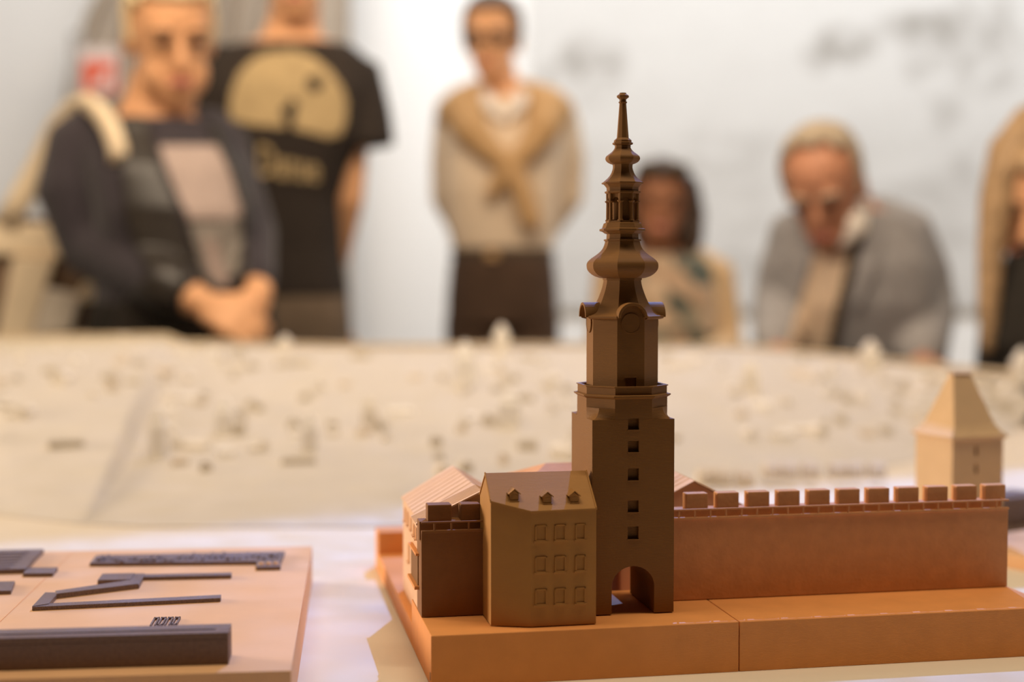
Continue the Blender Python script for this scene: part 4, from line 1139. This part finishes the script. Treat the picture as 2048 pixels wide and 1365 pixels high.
for sx, k_ in zip((-1, 1), kn): tr.tube([Vector((k_.x, Y + .05, zs_ + .09)), k_, Vector((k_.x, Y - .38, .10))], [.095, .075, .065], 12)
tr.build('trousers', M_TAUPE, t, o, voxel=.011)
shoes(t, o, P(1330, 600).x, Y - .38, .10)


def stool(x, y, h, label):
    t = thing('stool', label, 'stool', (x, y, 0))
    MB().lathe([(h - .03, .17), (h - .005, .175), (h, .165)], 24).build('seat', M_SEAT, t, bevel=.004)
    for k in range(4):
        a = PI / 4 + k * PI / 2; MB().tube([(.12 * math.cos(a), .12 * math.sin(a), h - .03), (.15 * math.cos(a), .15 * math.sin(a), .012)], [.016, .013], 10).build('leg', M_SEAT, t)


stool(P(1330, 600).x, Y + .07, .42, 'plain wooden stool under the seated dark haired person')

# ---- 5: elderly man in grey jacket leaning on the rim
Y = 3.15
P = lambda x, y, d=0: at(x, y, Y + d)
t = thing('person', 'elderly person with white hair in grey jacket leaning forward, looking down', 'person', (P(1700, 600).x, Y + .25, 0)); o = Vector(t.location)
hd = Head(P(1648, 372, -.16), .236, -24, 34, -5)
rows = [(P(1690, 402, -.02), .062, .062), (P(1690, 425, -.02), .115, .085), (P(1692, 455, -.01), .152, .105), (P(1696, 530, .0), .168, .135), (P(1702, 610, .02), .175, .145), (P(1704, 700, .06), .178, .145), (P(1706, 800, .16), .18, .135)]
b = MB(); hd.skull(b); b.tube([P(1668, 385, -.09), P(1682, 405, -.05), P(1692, 430, -.02)], [.056, .058, .07], 14); torso(b, rows, 6, -.018)
RS, RE, RW = P(1795, 478, .02), P(1846, 625, .03), P(1846, 725, -.14)
LS, LE, LW = P(1602, 480, -.01), P(1562, 610, .0), P(1550, 706, -.16)
for (s_0, e_0, w_0), sd in (((RS, RE, RW), 1), ((LS, LE, LW), -1)):
    b.tube([s_0, e_0, w_0], [.05, .042, .03], 12); hand(b, w_0, (-.2 * sd, -1, -.1), (0, 0, 1), -sd, 1.0, .25)
legs(b, P(1706, 800, .24), .085, .08, .05)
b.build('body', M_SKIN_RED, t, o, voxel=.0065, soft=3)
hd.features(t, o, M_LIP, M_WHHAIR); hd.hair(t, o, M_WHHAIR, 1.06, 1.12, .40, .955)
sh = MB(); torso(sh, rows[1:], 6, .004); shirt = sh.build('shirt', M_SHIRT, t, o, voxel=.009)
jk = MB(); torso(jk, rows[1:], 6, .016)
jk.tube([RS + Vector((-.07, 0, .03)), RS, RS.lerp(RE, .5) + Vector((.01, .01, 0)), RE, RW.lerp(RE, .12)], [.075, .086, .082, .074, .052], 16)
jk.tube([LS + Vector((.07, 0, .03)), LS, LS.lerp(LE, .5), LE, LW.lerp(LE, .12)], [.07, .078, .072, .064, .05], 16)
cutter = MB()
jacket = jk.build('jacket', M_GREYJ, t, o, voxel=.009, soft=5)
decal(t, o, 'shirt_front', jacket, [[(1640, 452), (1706, 448), (1700, 520), (1672, 610), (1652, 700), (1572, 700), (1600, 600), (1625, 520)]], M_SHIRT, .006)
for pts in ([(1628, 442, -.12), (1640, 468, -.15), (1660, 492, -.15)], [(1722, 405, -.12), (1710, 446, -.19), (1684, 486, -.18)]):
    MB().tube([P(*p) for p in pts], [.022, .032, .014], 8, flat=.5).build('collar', M_COLLAR, t, o, smooth=True)
v = decal(t, o, 'bag_strap', jacket, [[(1718, 395), (1738, 395), (1728, 460), (1712, 530), (1692, 610), (1674, 700), (1654, 700), (1676, 600), (1698, 510), (1712, 450)]], M_STRAP, .010, 4)
v.modifiers.new('s', 'SOLIDIFY').thickness = .006
decal(t, o, 'lapel', jacket, [[(1600, 440), (1636, 450), (1622, 520), (1598, 600), (1588, 560), (1592, 500)]], M_GREYJ, .012, 4).modifiers.new('s', 'SOLIDIFY').thickness = .008
decal(t, o, 'lapel', jacket, [[(1740, 420), (1768, 470), (1752, 540), (1712, 630), (1708, 580), (1722, 500)]], M_GREYJ, .012, 4).modifiers.new('s', 'SOLIDIFY').thickness = .008
tr = MB(); torso(tr, [(P(1706, 770, .20), .17, .12), (P(1706, 860, .25), .175, .13)], 6, .006); legs(tr, P(1706, 810, .24), .085, .10, .075)
tr.build('trousers', M_TAUPE, t, o, voxel=.011)
shoes(t, o, P(1706, 800).x, P(1706, 800, .24).y, .085)

# ---- 6: blond woman at the right edge
Y = 2.68
P = lambda x, y, d=0: at(x, y, Y + d)
t = thing('person', 'long haired blond person in black at the right edge, head bowed', 'person', (P(2150, 600).x, Y + .1, 0)); o = Vector(t.location)
hd = Head(P(2078, 400, 0), .235, -32, 26, 10)
rows = [(P(2120, 545, .10), .06, .06), (P(2130, 562, .10), .12, .08), (P(2140, 600, .10), .17, .10), (P(2150, 700, .10), .17, .12), (P(2155, 800, .12), .16, .12), (Vector((P(2155, 800).x, Y + .16, .55)), .18, .15)]
b = MB(); hd.skull(b); b.tube([P(2095, 470, .05), P(2112, 520, .09), P(2122, 560, .10)], [.05, .05, .065], 14); torso(b, rows, -15, -.016)
arms = []
for sx in (-1, 1):
    s_0, e_0, w_0 = P(2140 + sx * 105, 600, .06), P(2140 + sx * 125, 740, .02), P(2140 + sx * 60, 800, -.14)
    arms.append((s_0, e_0, w_0)); b.tube([s_0, e_0, w_0], [.045, .038, .027], 12); hand(b, w_0, (-.3 * sx, -1, 0), (0, 0, 1), -sx, .9, .3)
kn = [Vector((P(2150, 600).x + sx * .10, Y - .20, .52)) for sx in (-1, 1)]
for k_ in kn: b.tube([Vector((k_.x, Y + .14, .55)), k_, Vector((k_.x, Y - .18, .08))], [.075, .06, .045], 12)
b.build('body', M_SKIN, t, o, voxel=.0065, soft=3)
hd.features(t, o); hd.hair(t, o, M_DBLOND, 1.13, .9, .15, .84)
hr = MB()
hr.tube([P(2030, 300, -.02), P(1996, 400, -.04), P(1982, 500, -.05), P(1978, 600, -.06), P(1976, 700, -.06)], [.05, .036, .026, .022, .014], 12)
hr.tube([P(2075, 250, 0), P(2030, 300, -.03), P(2005, 360, -.05)], [.05, .045, .03], 12)
hr.tube([P(2150, 320, .04), P(2165, 450, .04), P(2165, 600, .0)], [.05, .05, .03], 12)
hr.build('long_hair', M_DBLOND, t, o, voxel=.008, soft=3)
sh = MB(); torso(sh, rows[1:], -15, .006)
for (s_0, e_0, w_0), sx in zip(arms, (-1, 1)): sh.tube([s_0 + Vector((-sx * .05, 0, .02)), s_0, e_0, w_0.lerp(e_0, .1)], [.065, .072, .062, .045], 14)
sh.tube([P(2060, 520, -.02), P(2070, 600, -.04), P(2062, 700, -.05)], [.05, .075, .085], 12)
sh.build('black_top', M_BLKCLOTH, t, o, voxel=.009)
tr = MB(); torso(tr, rows[-2:], -15, .01)
for k_ in kn: tr.tube([Vector((k_.x, Y + .16, .56)), k_, Vector((k_.x, Y - .18, .10))], [.095, .075, .065], 12)
tr.build('trousers', M_BLKCLOTH, t, o, voxel=.011)
shoes(t, o, P(2150, 600).x, Y - .18, .10)
stool(P(2155, 600).x, Y + .17, .45, 'plain wooden stool under the blond person in black at the right edge')
